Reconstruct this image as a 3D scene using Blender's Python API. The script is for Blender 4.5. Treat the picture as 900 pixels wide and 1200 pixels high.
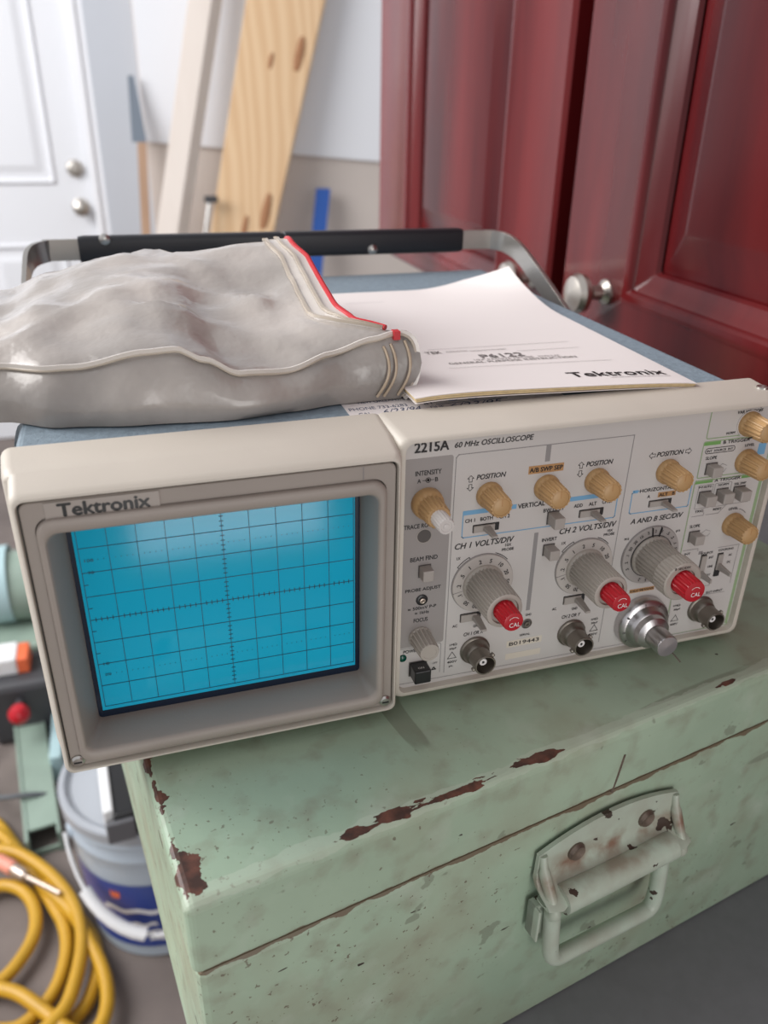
import bpy, bmesh, math, random
from mathutils import Vector, Matrix, noise
random.seed(7)
for o in list(bpy.data.objects): bpy.data.objects.remove(o)
scene = bpy.context.scene
COL = scene.collection
Z0 = 1.15                       # height of the screen centre above the floor (metres)

# ------------------------------------------------------------------ camera
cam_d = bpy.data.cameras.new('camera'); cam = bpy.data.objects.new('camera', cam_d); COL.objects.link(cam)
def cam_rot(a, b, c):
    return Matrix.Rotation(a, 3, 'Z') @ Matrix.Rotation(b, 3, 'X') @ Matrix.Rotation(c, 3, 'Y')
Rm = cam_rot(-.314020211, -.468413827, -.016708464)
rgt, fwd, upv = Rm.col[0], Rm.col[1], Rm.col[2]
M = Matrix(((rgt.x, upv.x, -fwd.x), (rgt.y, upv.y, -fwd.y), (rgt.z, upv.z, -fwd.z))).to_4x4()
M.translation = Vector((-.0248522714, -.268281239, .171832181 + Z0))
cam.matrix_world = M
cam_d.sensor_fit = 'VERTICAL'; cam_d.sensor_height = 24; cam_d.sensor_width = 18
cam_d.lens = 955.238474 / 1200 * 24
cam_d.clip_start = .01
cam_d.dof.use_dof = True; cam_d.dof.focus_distance = .335; cam_d.dof.aperture_fstop = 6.5
scene.camera = cam

# ------------------------------------------------------------------ light
w = bpy.data.worlds.new('world'); scene.world = w; w.use_nodes = True
bg = w.node_tree.nodes['Background']; bg.inputs[0].default_value = (.95, .96, 1.0, 1); bg.inputs[1].default_value = .66
def area(name, loc, target, sx, sy, power, col):
    d = bpy.data.lights.new(name, 'AREA'); d.shape = 'RECTANGLE'; d.size = sx; d.size_y = sy; d.energy = power; d.color = col
    o = bpy.data.objects.new(name, d); COL.objects.link(o); o.location = loc
    o.rotation_euler = (Vector(target) - Vector(loc)).to_track_quat('-Z', 'Y').to_euler()
    return o
area('garage_doorway_daylight', (-2.2, 1.0, 2.7), (0.1, .1, 1.1), 2.4, 2.2, 90, (1, .965, .94))
area('back_wall_fill', (-1.8, 1.2, 2.4), (.3, 3.3, 1.1), 1.6, 1.5, 54, (.93, .96, 1))  # unseen lamp added to brighten the back wall and door
area('screen_glint_fill', (.20, -1.85, 1.05), (.2, 0, 1.05), .55, 1.8, 11, (1, .98, .95))  # lamp added behind the camera for the screen reflection and brighter fronts
vs = scene.view_settings
vs.view_transform = 'Standard'; vs.look = 'None'; vs.exposure = 0.0; vs.gamma = 1.0; vs.use_curve_mapping = False

# ------------------------------------------------------------------ materials
def mat(name, col, rough=.5, metal=0.0, var=0.0, scale=40.0, bump=0.0, bscale=None, coat=0.0, spec=.5, col2=None, detail=4, stretch=None, trans=0.0, emit=None):
    m = bpy.data.materials.new(name); m.use_nodes = True
    nt = m.node_tree; b = nt.nodes['Principled BSDF']
    b.inputs['Base Color'].default_value = (*col, 1); b.inputs['Roughness'].default_value = rough
    b.inputs['Metallic'].default_value = metal; b.inputs['Coat Weight'].default_value = coat
    b.inputs['Specular IOR Level'].default_value = spec; b.inputs['Transmission Weight'].default_value = trans
    b.inputs['Coat Roughness'].default_value = .08
    if emit:
        b.inputs['Emission Color'].default_value = (*emit[0], 1); b.inputs['Emission Strength'].default_value = emit[1]
    if var or col2 or bump:
        tc = nt.nodes.new('ShaderNodeTexCoord'); mp = nt.nodes.new('ShaderNodeMapping')
        nt.links.new(tc.outputs['Object'], mp.inputs[0])
        if stretch: mp.inputs['Scale'].default_value = stretch
        n = nt.nodes.new('ShaderNodeTexNoise'); n.inputs['Scale'].default_value = scale; n.inputs['Detail'].default_value = detail
        nt.links.new(mp.outputs[0], n.inputs['Vector'])
        c2 = col2 or tuple(c * (1 - var) for c in col)
        r = nt.nodes.new('ShaderNodeValToRGB'); r.color_ramp.elements[0].position = .32; r.color_ramp.elements[1].position = .68
        r.color_ramp.elements[0].color = (*c2, 1); r.color_ramp.elements[1].color = (*col, 1)
        nt.links.new(n.outputs['Fac'], r.inputs[0]); nt.links.new(r.outputs[0], b.inputs['Base Color'])
        if bump:
            n2 = nt.nodes.new('ShaderNodeTexNoise'); n2.inputs['Scale'].default_value = bscale or scale; n2.inputs['Detail'].default_value = 3
            nt.links.new(mp.outputs[0], n2.inputs['Vector'])
            bp = nt.nodes.new('ShaderNodeBump'); bp.inputs['Strength'].default_value = bump; bp.inputs['Distance'].default_value = .001
            nt.links.new(n2.outputs['Fac'], bp.inputs['Height']); nt.links.new(bp.outputs[0], b.inputs['Normal'])
    return m
SKEW = -.0446
def green_paint():
    m = bpy.data.materials.new('worn_green_paint'); m.use_nodes = True; nt = m.node_tree; N = nt.nodes; L = nt.links
    b = N['Principled BSDF']; b.inputs['Roughness'].default_value = .42; b.inputs['Specular IOR Level'].default_value = .4
    tc = N.new('ShaderNodeTexCoord'); ob = tc.outputs['Object']
    def nz(s, d=4, st=None, off=(0, 0, 0)):
        mp = N.new('ShaderNodeMapping'); L.new(ob, mp.inputs[0]); mp.inputs['Location'].default_value = off
        if st: mp.inputs['Scale'].default_value = st
        n = N.new('ShaderNodeTexNoise'); n.inputs['Scale'].default_value = s; n.inputs['Detail'].default_value = d; L.new(mp.outputs[0], n.inputs['Vector']); return n.outputs['Fac']
    def ma(op, a, c=None, cl=False):
        n = N.new('ShaderNodeMath'); n.operation = op; n.use_clamp = cl
        for i, v in enumerate((a, c)):
            if v is None: continue
            if isinstance(v, (int, float)): n.inputs[i].default_value = v
            else: L.new(v, n.inputs[i])
        return n.outputs[0]
    def ramp(f, p0, p1, c0=(0, 0, 0, 1), c1=(1, 1, 1, 1)):
        r = N.new('ShaderNodeValToRGB'); r.color_ramp.elements[0].position = p0; r.color_ramp.elements[1].position = p1
        r.color_ramp.elements[0].color = c0; r.color_ramp.elements[1].color = c1; L.new(f, r.inputs[0]); return r.outputs[0]
    def mix(f, a, c):
        n = N.new('ShaderNodeMix'); n.data_type = 'RGBA'; L.new(f, n.inputs[0])
        for i, v in ((6, a), (7, c)):
            if isinstance(v, tuple): n.inputs[i].default_value = (*v, 1)
            else: L.new(v, n.inputs[i])
        return n.outputs[2]
    def rampx(f, pts):
        r = N.new('ShaderNodeValToRGB'); e = r.color_ramp.elements
        for k, (p, v) in enumerate(pts):
            q = e[k] if k < 2 else e.new(p); q.position = p; q.color = (v, v, v, 1)
        L.new(f, r.inputs[0]); return r.outputs[0]
    sx = N.new('ShaderNodeSeparateXYZ'); L.new(ob, sx.inputs[0])
    base = ramp(nz(9, 6), .3, .7, (.31, .405, .295, 1), (.41, .52, .385, 1))
    base = mix(ma('MULTIPLY', ramp(nz(16, 8, off=(3, 1, 2)), .48, .74), .75), base, (.30, .285, .20))    # brown grime
    base = mix(ma('MULTIPLY', ramp(nz(70, 6, off=(2, 8, 2)), .52, .72), .5), base, (.24, .22, .16))      # fine dirt
    base = mix(ma('MULTIPLY', ramp(nz(38, 5, off=(8, 8, 1)), .56, .74), .55), base, (.47, .54, .44))     # rubbed pale spots
    scr = ramp(nz(60, 3, (1, .10, 1), (5, 0, 0)), .655, .675); scr2 = ramp(nz(45, 3, (.09, 1, .6), (2, 5, 0)), .665, .68)
    base = mix(ma('MULTIPLY', ma('MAXIMUM', scr, scr2), .55), base, (.17, .18, .13))                     # scratches
    topm = ma('LESS_THAN', -.004, sx.outputs[2])
    corner = ma('POWER', ma('SUBTRACT', 1.0, ma('MULTIPLY', ma('ADD', sx.outputs[0], ma('ABSOLUTE', sx.outputs[1])), 5.5), True), 2.0)
    specks = ma('LESS_THAN', ma('SUBTRACT', .69, ma('MULTIPLY', ma('MULTIPLY', corner, ma('ADD', ma('MULTIPLY', topm, .7), .3)), .085)), nz(380, 4, off=(1, 7, 3)))
    gate = ma('MULTIPLY', ma('MAXIMUM', ramp(nz(9, 3, off=(9, 2, 4)), .42, .6), corner), .75)
    base = mix(ma('MULTIPLY', specks, gate), base, (.12, .075, .05))
    marks = ma('LESS_THAN', .715, nz(120, 3, (.45, .45, 1), (6, 1, 3)))
    base = mix(marks, base, (.05, .035, .028))
    wear = nz(95, 9, (.40, 1, 1), (4.3, 4, 4))
    xs_ = ma('DIVIDE', sx.outputs[0], .378)
    # chipped front top edge: strongest along a stretch of it, plus the near corner
    gx = rampx(xs_, [(0.0, .6), (1.0, .45), (.03, .35), (.06, .2), (.14, .25), (.18, .95), (.27, 1.1), (.37, .95), (.41, .25), (.48, .2), (.52, .55), (.56, .3), (.68, .6), (.72, .25)])
    dF = ma('ADD', ma('ABSOLUTE', ma('SUBTRACT', sx.outputs[1], .0035)), ma('ABSOLUTE', sx.outputs[2]))
    thr = ma('MULTIPLY', ma('SUBTRACT', ma('ADD', wear, ma('MULTIPLY', gx, .16)), .585, True), .021)
    chip = ma('LESS_THAN', dF, thr)
    dL = ma('ADD', ma('ABSOLUTE', ma('SUBTRACT', ma('ADD', sx.outputs[0], ma('MULTIPLY', sx.outputs[1], SKEW)), .002)), ma('ABSOLUTE', sx.outputs[2]))
    chip2 = ma('LESS_THAN', dL, ma('MULTIPLY', ma('SUBTRACT', nz(110, 6), .46, True), .022))
    # brown patch at the near corner
    dC = ma('ADD', ma('ABSOLUTE', ma('SUBTRACT', sx.outputs[0], .006)), ma('MULTIPLY', ma('ABSOLUTE', ma('SUBTRACT', sx.outputs[1], .014)), .45))
    chip3 = ma('MULTIPLY', ma('LESS_THAN', dC, ma('ADD', -.001, ma('MULTIPLY', nz(120, 5), .0135))), ma('LESS_THAN', -.003, sx.outputs[2]))
    worn = ma('LESS_THAN', dF, ma('MULTIPLY', nz(70, 8, off=(1, 1, 1)), .0080))
    base = mix(ma('MULTIPLY', worn, .4), base, (.50, .56, .45))
    base = mix(ma('MAXIMUM', ma('MAXIMUM', chip, chip2), chip3), base, ramp(nz(160, 3), .4, .65, (.06, .03, .022, 1), (.15, .06, .04, 1)))
    # rust along the lid seam
    dS = ma('ABSOLUTE', ma('ADD', sx.outputs[2], .0352))
    seam = ma('LESS_THAN', dS, ma('MULTIPLY', nz(90, 7), .0052))
    base = mix(ma('MULTIPLY', seam, .85), base, (.13, .075, .04))
    L.new(base, b.inputs['Base Color'])
    bp = N.new('ShaderNodeBump'); bp.inputs['Strength'].default_value = .12; bp.inputs['Distance'].default_value = .002
    L.new(nz(90, 4), bp.inputs['Height']); L.new(bp.outputs[0], b.inputs['Normal'])
    return m
def wood(name, c1, c2, rough, scale, stretch, coat=0.0, bump=0.0):
    return mat(name, c1, rough, 0, 0, scale, bump, None, coat, .30, c2, 5, stretch)
def pine():
    m = bpy.data.materials.new('pine'); m.use_nodes = True; nt = m.node_tree; N = nt.nodes; L = nt.links
    b = N['Principled BSDF']; b.inputs['Roughness'].default_value = .6
    tc = N.new('ShaderNodeTexCoord'); mp = N.new('ShaderNodeMapping'); L.new(tc.outputs['Object'], mp.inputs[0]); mp.inputs['Scale'].default_value = (1, 1, .22)
    wv = N.new('ShaderNodeTexWave'); wv.inputs['Scale'].default_value = 7; wv.inputs['Distortion'].default_value = 9; wv.inputs['Detail'].default_value = 2; wv.inputs['Detail Scale'].default_value = .8
    L.new(mp.outputs[0], wv.inputs['Vector'])
    r = N.new('ShaderNodeValToRGB'); r.color_ramp.elements[0].color = (.70, .46, .26, 1); r.color_ramp.elements[1].color = (.79, .56, .34, 1)
    L.new(wv.outputs['Fac'], r.inputs[0]); L.new(r.outputs[0], b.inputs['Base Color']); return m
MT = dict(
    beige=mat('cream_plastic', (.60, .548, .475), .45, var=.05, scale=30, bump=.05, bscale=900),
    taupe=mat('taupe_plastic', (.33, .285, .25), .48, var=.06, scale=25, bump=.05, bscale=1200),
    panel=mat('panel_grey', (.545, .515, .49), .42, var=.04, scale=18),
    column=mat('panel_column_grey', (.30, .275, .262), .45),
    black=mat('black_plastic', (.012, .012, .013), .3),
    navy=mat('dark_screen_edge', (.004, .012, .03), .2),
    screen=mat('blue_screen', (.0, .42, .65), .1, spec=.55, var=.08, scale=12),
    line=mat('graticule_line', (.004, .06, .11), .3),
    ink=mat('dark_ink', (.015, .013, .014), .6),
    inkgrey=mat('grey_ink', (.25, .23, .225), .6),
    divider=mat('divider_grey', (.26, .245, .24), .6),
    blueprint=mat('blue_print', (.16, .36, .56), .6),
    greenprint=mat('green_print', (.15, .33, .09), .6),
    greenline=mat('green_line', (.27, .36, .20), .6),
    tanprint=mat('tan_print', (.43, .23, .09), .6),
    whitelab=mat('white_label', (.62, .56, .47), .6),
    tan=mat('tan_knob', (.50, .305, .135), .42, var=.08, scale=80),
    grip=mat('warm_grey_knob', (.40, .36, .315), .4, var=.05, scale=80),
    clear=mat('pale_clear_knob', (.62, .58, .55), .18, coat=.5),
    lgrey=mat('switch_grey', (.36, .325, .295), .45),
    dgrey=mat('slot_grey', (.085, .075, .07), .6),
    red=mat('red_knob', (.45, .004, .014), .3, coat=.15),
    white=mat('white_print', (.85, .82, .8), .5),
    alu=mat('brushed_aluminium', (.55, .53, .53), .3, 1.0),
    bnc=mat('dull_nickel', (.23, .205, .175), .38, .9),
    steel=mat('steel', (.55, .53, .5), .28, 1.0),
    blue=mat('blue_vinyl', (.245, .315, .37), .6, var=.2, scale=300, bump=.35, bscale=700),
    handle=mat('satin_metal', (.47, .45, .42), .3, .9),
    gripblack=mat('black_vinyl_grip', (.016, .017, .022), .4),
    green=green_paint(),
    rivet=mat('rusty_steel', (.25, .19, .15), .45, .6, var=.5, scale=200),
    paper=mat('white_paper', (.80, .745, .725), .75),
    pages=mat('aged_pages', (.74, .58, .33), .8, var=.15, scale=400),
    bag=mat('milky_vinyl', (.53, .478, .435), .28, col2=(.27, .245, .225), scale=15, bump=1.0, bscale=75, coat=.5, detail=6),
    bagseam=mat('yellowed_vinyl', (.52, .45, .37), .32, coat=.3, col2=(.42, .36, .29), scale=60),
    zipwhite=mat('clear_zip', (.64, .59, .54), .25, coat=.4),
    redzip=mat('red_zip_line', (.52, .012, .02), .4),
    cherry=wood('cherry_wood', (.150, .0125, .0130), (.050, .0042, .006), .22, 11, (1, 1, .14), coat=.0),
    nickel=mat('brushed_nickel', (.55, .51, .46), .33, 1.0),
    wall=mat('wall_white', (.80, .81, .84), .7),
    wallbeige=mat('wall_beige', (.62, .55, .50), .8, var=.05, scale=5),
    door=mat('door_white', (.74, .745, .77), .5),
    trim=mat('trim_white', (.80, .80, .82), .5),
    jamb_shade=mat('jamb_shade_grey', (.50, .52, .56), .6),  # grey tone imitates the post lying in shade
    wallright=mat('wall_greige', (.50, .44, .42), .7),
    pine=pine(),
    stud=wood('pale_stud', (.86, .78, .71), (.77, .68, .61), .7, 9, (1, 1, .12)),
    knot=mat('pine_knot', (.40, .19, .09), .6),
    oldwood=wood('handle_wood', (.50, .33, .22), (.38, .24, .16), .6, 12, (1, 1, .15)),
    bluegrey=mat('blue_grey_paint', (.16, .19, .23), .5),
    bluetool=mat('blue_plastic', (.02, .09, .36), .4),
    floor=mat('stained_concrete', (.21, .172, .155), .75, col2=(.12, .098, .088), scale=5, bump=.2, bscale=60, detail=8),
    bench=mat('dark_grey_laminate', (.20, .20, .21), .5, var=.08, scale=120),
    benchleg=mat('bench_leg_grey', (.2, .2, .2), .6),
    bucket=mat('grey_blue_plastic', (.46, .53, .60), .4, var=.06, scale=8),
    lid=mat('grey_lid', (.36, .38, .41), .4),
    label=mat('blue_label', (.03, .06, .27), .35),
    wplastic=mat('white_plastic', (.8, .8, .8), .4),
    hose=mat('yellow_hose', (.56, .31, .02), .42, var=.12, scale=30),
    brass=mat('dull_fitting', (.5, .42, .36), .35, .8),
    pinkfit=mat('pink_red_cap', (.72, .28, .2), .4),
    mgreen=mat('machine_green', (.27, .35, .29), .45, var=.15, scale=12),
    mblue=mat('pale_blue_metal', (.38, .53, .55), .45),
    orange=mat('orange_red_plastic', (.8, .16, .06), .4),
    dark=mat('charcoal_plastic', (.05, .05, .055), .5),
    cable=mat('grey_cable', (.1, .11, .12), .5),
    boxgrey=mat('grey_box_end', (.13, .13, .14), .5),
    dial=mat('dial_grey', (.46, .42, .385), .42), dial2=mat('dial_dark_grey', (.36, .33, .31), .42),
    led=mat('green_led', (.0, .06, .04), .2),
)

# ------------------------------------------------------------------ helpers
class MB:
    def __init__(s): s.v = []; s.f = []
    def add(s, v, f):
        n = len(s.v); s.v += [tuple(p) for p in v]; s.f += [tuple(i + n for i in q) for q in f]; return s
    def box(s, x0, x1, y0, y1, z0, z1):
        v = [(x, y, z) for z in (z0, z1) for y in (y0, y1) for x in (x0, x1)]
        return s.add(v, [(0, 2, 3, 1), (4, 5, 7, 6), (0, 1, 5, 4), (2, 6, 7, 3), (0, 4, 6, 2), (1, 3, 7, 5)])
    def loft(s, loops, cap0=False, cap1=False, closed=True):
        n = len(loops[0]); v = [p for l in loops for p in l]; f = []
        for i in range(len(loops) - 1):
            for j in range(n if closed else n - 1):
                a = i * n + j; b = i * n + (j + 1) % n
                f.append((a, b, b + n, a + n))
        if cap0: f.append(tuple(range(n))[::-1])
        if cap1: f.append(tuple((len(loops) - 1) * n + k for k in range(n)))
        return s.add(v, f)
    def tube(s, path, r, n=10, closed=False):
        P = [Vector(p) for p in path]; loops = []; up = Vector((0, 0, 1)); prev = None
        for i, p in enumerate(P):
            t = (P[(i + 1) % len(P)] - P[i - 1]) if (closed or 0 < i < len(P) - 1) else (P[1] - P[0] if i == 0 else P[-1] - P[-2])
            t.normalize()
            a = prev - t * prev.dot(t) if prev is not None else (up - t * up.dot(t) if abs(t.z) < .95 else Vector((1, 0, 0)) - t * t.x)
            a.normalize(); b = t.cross(a); prev = a
            rr_ = r[i] if isinstance(r, (list, tuple)) else r
            loops.append([p + a * math.cos(2 * math.pi * k / n) * rr_ + b * math.sin(2 * math.pi * k / n) * rr_ for k in range(n)])
        if closed: loops.append(loops[0]); return s.loft(loops)
        return s.loft(loops, True, True)
    def lathe(s, prof, n=32, ribs=0, amp=.0, axis='y', closed_ends=True):
        # prof: (radius, height[, ribbed]); axis points to -Y (out of the panel) or +Z
        m = ribs * 4 if ribs else n; loops = []
        for q in prof:
            r, h = q[0], q[1]; rb = len(q) > 2 and q[2]; l = []
            for k in range(m):
                a = 2 * math.pi * (k + .5) / m
                rr_ = r * (1 - amp) if (rb and k % 4 in (2, 3)) else r
                l.append((rr_ * math.cos(a), -h, rr_ * math.sin(a)) if axis == 'y' else ((rr_ * math.cos(a), rr_ * math.sin(a), h) if axis == 'z' else (-h, rr_ * math.cos(a), rr_ * math.sin(a))))
            loops.append(l)
        return s.loft(loops, closed_ends, closed_ends)
    def mesh(s, name, mtl, smooth=35):
        me = bpy.data.meshes.new(name); me.from_pydata(s.v, [], s.f); me.validate(); me.materials.append(mtl)
        bm = bmesh.new(); bm.from_mesh(me); bmesh.ops.recalc_face_normals(bm, faces=bm.faces); bm.to_mesh(me); bm.free()
        if smooth:
            me.polygons.foreach_set('use_smooth', [True] * len(me.polygons)); me.set_sharp_from_angle(angle=math.radians(smooth))
        return me
    def build(s, name, mtl, parent=None, loc=(0, 0, 0), smooth=35, rot=None):
        return link(name, s.mesh(name, mtl, smooth), parent, loc, rot)
def link(name, me, parent=None, loc=(0, 0, 0), rot=None):
    o = bpy.data.objects.new(name, me); COL.objects.link(o); o.parent = parent; o.location = loc
    if rot: o.rotation_euler = rot
    return o
def bevel(o, wdt, seg=2, ang=40):
    m = o.modifiers.new('bevel', 'BEVEL'); m.width = wdt; m.segments = seg; m.limit_method = 'ANGLE'; m.angle_limit = math.radians(ang); return o
def tag(o, label=None, cat=None, group=None, kind=None):
    if label: o['label'] = label
    if cat: o['category'] = cat
    if group: o['group'] = group
    if kind: o['kind'] = kind
    return o
def empty(name, loc, rz=0):
    o = bpy.data.objects.new(name, None); COL.objects.link(o); o.location = loc; o.rotation_euler = (0, 0, rz); o.empty_display_size = .02; return o
def rr(x0, x1, z0, z1, r, n=5):
    out = []
    for cx, cz, a0 in ((x1 - r, z1 - r, 0), (x0 + r, z1 - r, 90), (x0 + r, z0 + r, 180), (x1 - r, z0 + r, 270)):
        for k in range(n + 1):
            a = math.radians(a0 + 90 * k / n); out.append((cx + r * math.cos(a), cz + r * math.sin(a)))
    return out
def atY(l, y): return [(p[0], y, p[1]) for p in l]
def catmull(P, n=8, closed=False):
    P = [Vector(p) for p in P]; out = []; N = len(P)
    for i in range(N if closed else N - 1):
        g = lambda k: P[k % N] if closed else P[max(0, min(N - 1, k))]
        p0, p1, p2, p3 = g(i - 1), g(i), g(i + 1), g(i + 2)
        for k in range(n):
            t = k / n
            out.append(.5 * ((2 * p1) + (p2 - p0) * t + (2 * p0 - 5 * p1 + 4 * p2 - p3) * t * t + (3 * p1 - p0 - 3 * p2 + p3) * t ** 3))
    if not closed: out.append(P[-1])
    return out
_txt = []
def text(s, w, h, mtl, parent, loc, rot=(math.pi / 2, 0, 0), bold=0.0, shear=0.0, name='lettering', keep=False, conform=None):
    """queue flat print: centred on loc, width w and height h (metres); bold thickens the strokes"""
    c = bpy.data.curves.new('t', 'FONT'); c.body = s; c.size = 1; c.shear = shear; c.resolution_u = 3
    o = bpy.data.objects.new('t', c); COL.objects.link(o); _txt.append((o, w, h, mtl, parent, loc, rot, name, keep, bold, conform))
def flush_text():
    bpy.context.view_layer.update(); dg = bpy.context.evaluated_depsgraph_get()
    for o, w, h, mtl, parent, loc, rot, name, keep, bold, conform in _txt:
        me = bpy.data.meshes.new_from_object(o.evaluated_get(dg)); xs = [v.co.x for v in me.vertices]; ys = [v.co.y for v in me.vertices]
        cx, cy = (min(xs) + max(xs)) / 2, (min(ys) + max(ys)) / 2; sx = w / max(1e-6, max(xs) - min(xs)); sy = h / max(1e-6, max(ys) - min(ys))
        if keep: sx = sy = min(sx, sy)
        V0 = [((v.co.x - cx) * sx, (v.co.y - cy) * sy, 0.0) for v in me.vertices]; F0 = [tuple(p.vertices) for p in me.polygons]; bpy.data.meshes.remove(me)
        V, F = [], []; d = bold * h
        for k, (dx, dy) in enumerate([(0, 0)] + ([(d, 0), (-d, 0), (0, d * .8), (0, -d * .8)] if bold else [])):
            n = len(V); V += [(x + dx, y + dy, 1e-6 * k) for x, y, z in V0]; F += [tuple(i + n for i in f) for f in F0]
        if conform: V = [(x, y, conform(loc[0] + x, loc[1] + y) - loc[2] + .0003) for x, y, z in V]
        me = bpy.data.meshes.new(name); me.from_pydata(V, [], F); me.materials.append(mtl)
        link(name, me, parent, loc, rot); c = o.data; bpy.data.objects.remove(o); bpy.data.curves.remove(c)
    _txt.clear()

# ================================================================== SETTING
def quad_slab(name, mtl, x0, x1, y0, y1, z0, z1, **k):
    return tag(MB().box(x0, x1, y0, y1, z0, z1).build(name, mtl, None, (0, 0, Z0), 0), kind='structure', **k)
tag(MB().box(-5, 4, -3.5, 3.36, -.1, 0).build('floor', MT['floor'], None, (0, 0, 0), 0), 'stained brown grey concrete floor', kind='structure')
quad_slab('wall_back', MT['wallbeige'], .14, 3.2, 3.2, 3.34, -1.15, 1.5, label='beige lower part of the back wall behind the leaning boards')
quad_slab('wall_left', MT['wall'], -3.2, -1.02, 3.33, 3.36, -1.15, 1.5, label='white wall beyond the panelled door')
quad_slab('wall_right', MT['wallright'], .68, .74, -1.2, 1.0, -1.15, 1.5, label='greige wall carrying the cherry cabinet')
quad_slab('trim_2', MT['jamb_shade'], -.03, .14, 3.27, 3.36, -1.15, 1.5, label='corner post between door and wall with its shade painted grey')
tc_ = MB(); tc_.box(-.078, -.03, 3.28, 3.36, -1.15, 1.3); tc_.box(-.07, -.055, 3.27, 3.28, -1.15, 1.3)
tag(tc_.build('trim_1', MT['trim'], None, (0, 0, Z0), 0), 'white door casing beside the door knob', kind='structure')
# white sheet with a slightly slanting lower edge
s_ = MB()
def zs(x): return .0177 - .08 * (x - .14) / 1.0
v = [(x, y, z) for y in (3.185, 3.2) for (x, z) in ((.141, zs(.141)), (1.9, zs(1.9)), (1.9, 1.5), (.141, 1.5))]
s_.add(v, [(0, 1, 2, 3), (7, 6, 5, 4), (0, 4, 5, 1), (1, 5, 6, 2), (2, 6, 7, 3), (3, 7, 4, 0)])
tag(s_.build('wall_panel', MT['wall'], None, (0, 0, Z0), 0), 'white wall sheet covering the upper part of the back wall', 'wall panel')
# door
dr = MB().box(-1.0, -.08, 3.32, 3.355, -1.145, .92)
door = tag(dr.build('door_1', MT['door'], None, (0, 0, Z0), 0), 'white panelled door with brushed knob and deadbolt', kind='structure')
for (a, b_, c_, d_) in ((-.52, -.2, -.14, .75), (-.52, -.2, -1.0, -.35), (-.94, -.6, -.14, .75), (-.94, -.6, -1.0, -.35)):
    m = MB()
    m.loft([atY(rr(a, b_, c_, d_, .004, 1), 3.32), atY(rr(a + .012, b_ - .012, c_ + .012, d_ - .012, .004, 1), 3.308), atY(rr(a + .03, b_ - .03, c_ + .03, d_ - .03, .004, 1), 3.324), atY(rr(a + .07, b_ - .07, c_ + .07, d_ - .07, .004, 1), 3.312)], False, True)
    m.build('door_panel', MT['door'], door, smooth=0)
def knob_y(name, prof, loc, parent, mtl, **k): return MB().lathe(prof, **k).build(name, mtl, parent, loc)
db = knob_y('deadbolt', [(.032, 0), (.032, .008), (.026, .02), (.022, .022)], (-.130, 3.32, -.082), door, MT['nickel'])
kn = knob_y('door_knob', [(.033, 0), (.031, .008), (.013, .014), (.012, .03), (.022, .036), (.029, .048), (.028, .06), (.018, .068), (.004, .07)], (-.128, 3.32, -.221), door, MT['nickel'])
MB().box(-.006, .006, -.03, -.02, -.012, .012).build('thumb_turn', MT['nickel'], db, (0, 0, 0), 0)

# cherry cabinet ----------------------------------------------------
cab = empty('wall_cabinet', (.365, .14, Z0 - .045)); tag(cab, 'glossy cherry red wall cabinet with raised panel doors behind the scope', 'cabinet')
CL = (-.365, -.14, .045)
cb = MB().box(.388, .679, -.72, .985, -.045, 1.0); cb.build('carcass', MT['cherry'], cab, CL, 0)
def yz(l, x): return [(x, p[0], p[1]) for p in l]
def cab_door(y0, y1, st0, st1, knob_yz, ra=.03):
    z0, z1 = -.035, .97; rb_ = .88
    f = MB(); I = lambda d: rr(st0 + d, st1 - d, ra + d, rb_ - d, .003, 2)
    f.loft([yz(rr(y0, y1, z0, z1, .004, 2), .387), yz(rr(y0, y1, z0, z1, .004, 2), .369), yz(rr(y0 + .004, y1 - .004, z0 + .004, z1 - .004, .004, 2), .365),
            yz(I(-.005), .365), yz(I(-.003), .3638), yz(I(.001), .3630), yz(I(.005), .3638), yz(I(.007), .366), yz(I(.008), .369), yz(I(.015), .374), yz(I(.022), .3765), yz(I(.024), .380)], False, False)
    d = f.build('cabinet_door', MT['cherry'], cab, CL, 25)
    p = MB(); p.loft([yz(I(.023), .382), yz(I(.030), .3795), yz(I(.034), .379), yz(I(.056), .371), yz(I(.059), .3695)], True, True)
    p.build('raised_panel', MT['cherry'], d, (0, 0, 0), 25)
    if knob_yz:
        k = MB().lathe([(.0, -.002), (.011, -.002), (.0105, .002), (.0065, .006), (.0058, .014), (.009, .018), (.0155, .022), (.0165, .027), (.014, .032), (.006, .0345), (0, .035)], 28, axis='x')
        k.build('door_pull', MT['nickel'], d, (.365, knob_yz[0], knob_yz[1]))
cab_door(.441, .984, .552, .862, (.470, .018), -.012)
cab_door(-.13, .414, -.02, .312, (.338, .030))
cab_door(-.69, -.14, -.58, -.25, None)

# ================================================================== BENCH AND TOOLBOX
bench = empty('workbench', (.33, .2, 0)); tag(bench, 'dark grey workbench top under the green toolbox', 'bench')
bevel(MB().box(-.015, .675, -.30, .98, Z0 - .277, Z0 - .2372).build('bench_top', MT['bench'], bench, (-.33, -.2, 0), 0), .003)
for x in (.03, .6):
    for y in (-.26, .9): MB().box(x, x + .05, y, y + .05, 0, Z0 - .277).build('leg', MT['benchleg'], bench, (-.33, -.2, 0), 0)

TW, TD, TH = .378, .36, .173
A1, A2 = math.radians(10.2), math.radians(97.6)
U = Vector((math.cos(A1), math.sin(A1), 0)); V = Vector((math.cos(A2), math.sin(A2), 0))
tb = empty('toolbox', (-.0298, -.081, Z0 - .064 - TH), A1); tag(tb, 'worn pale green steel toolbox with rust chips carrying the oscilloscope', 'toolbox')
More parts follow.
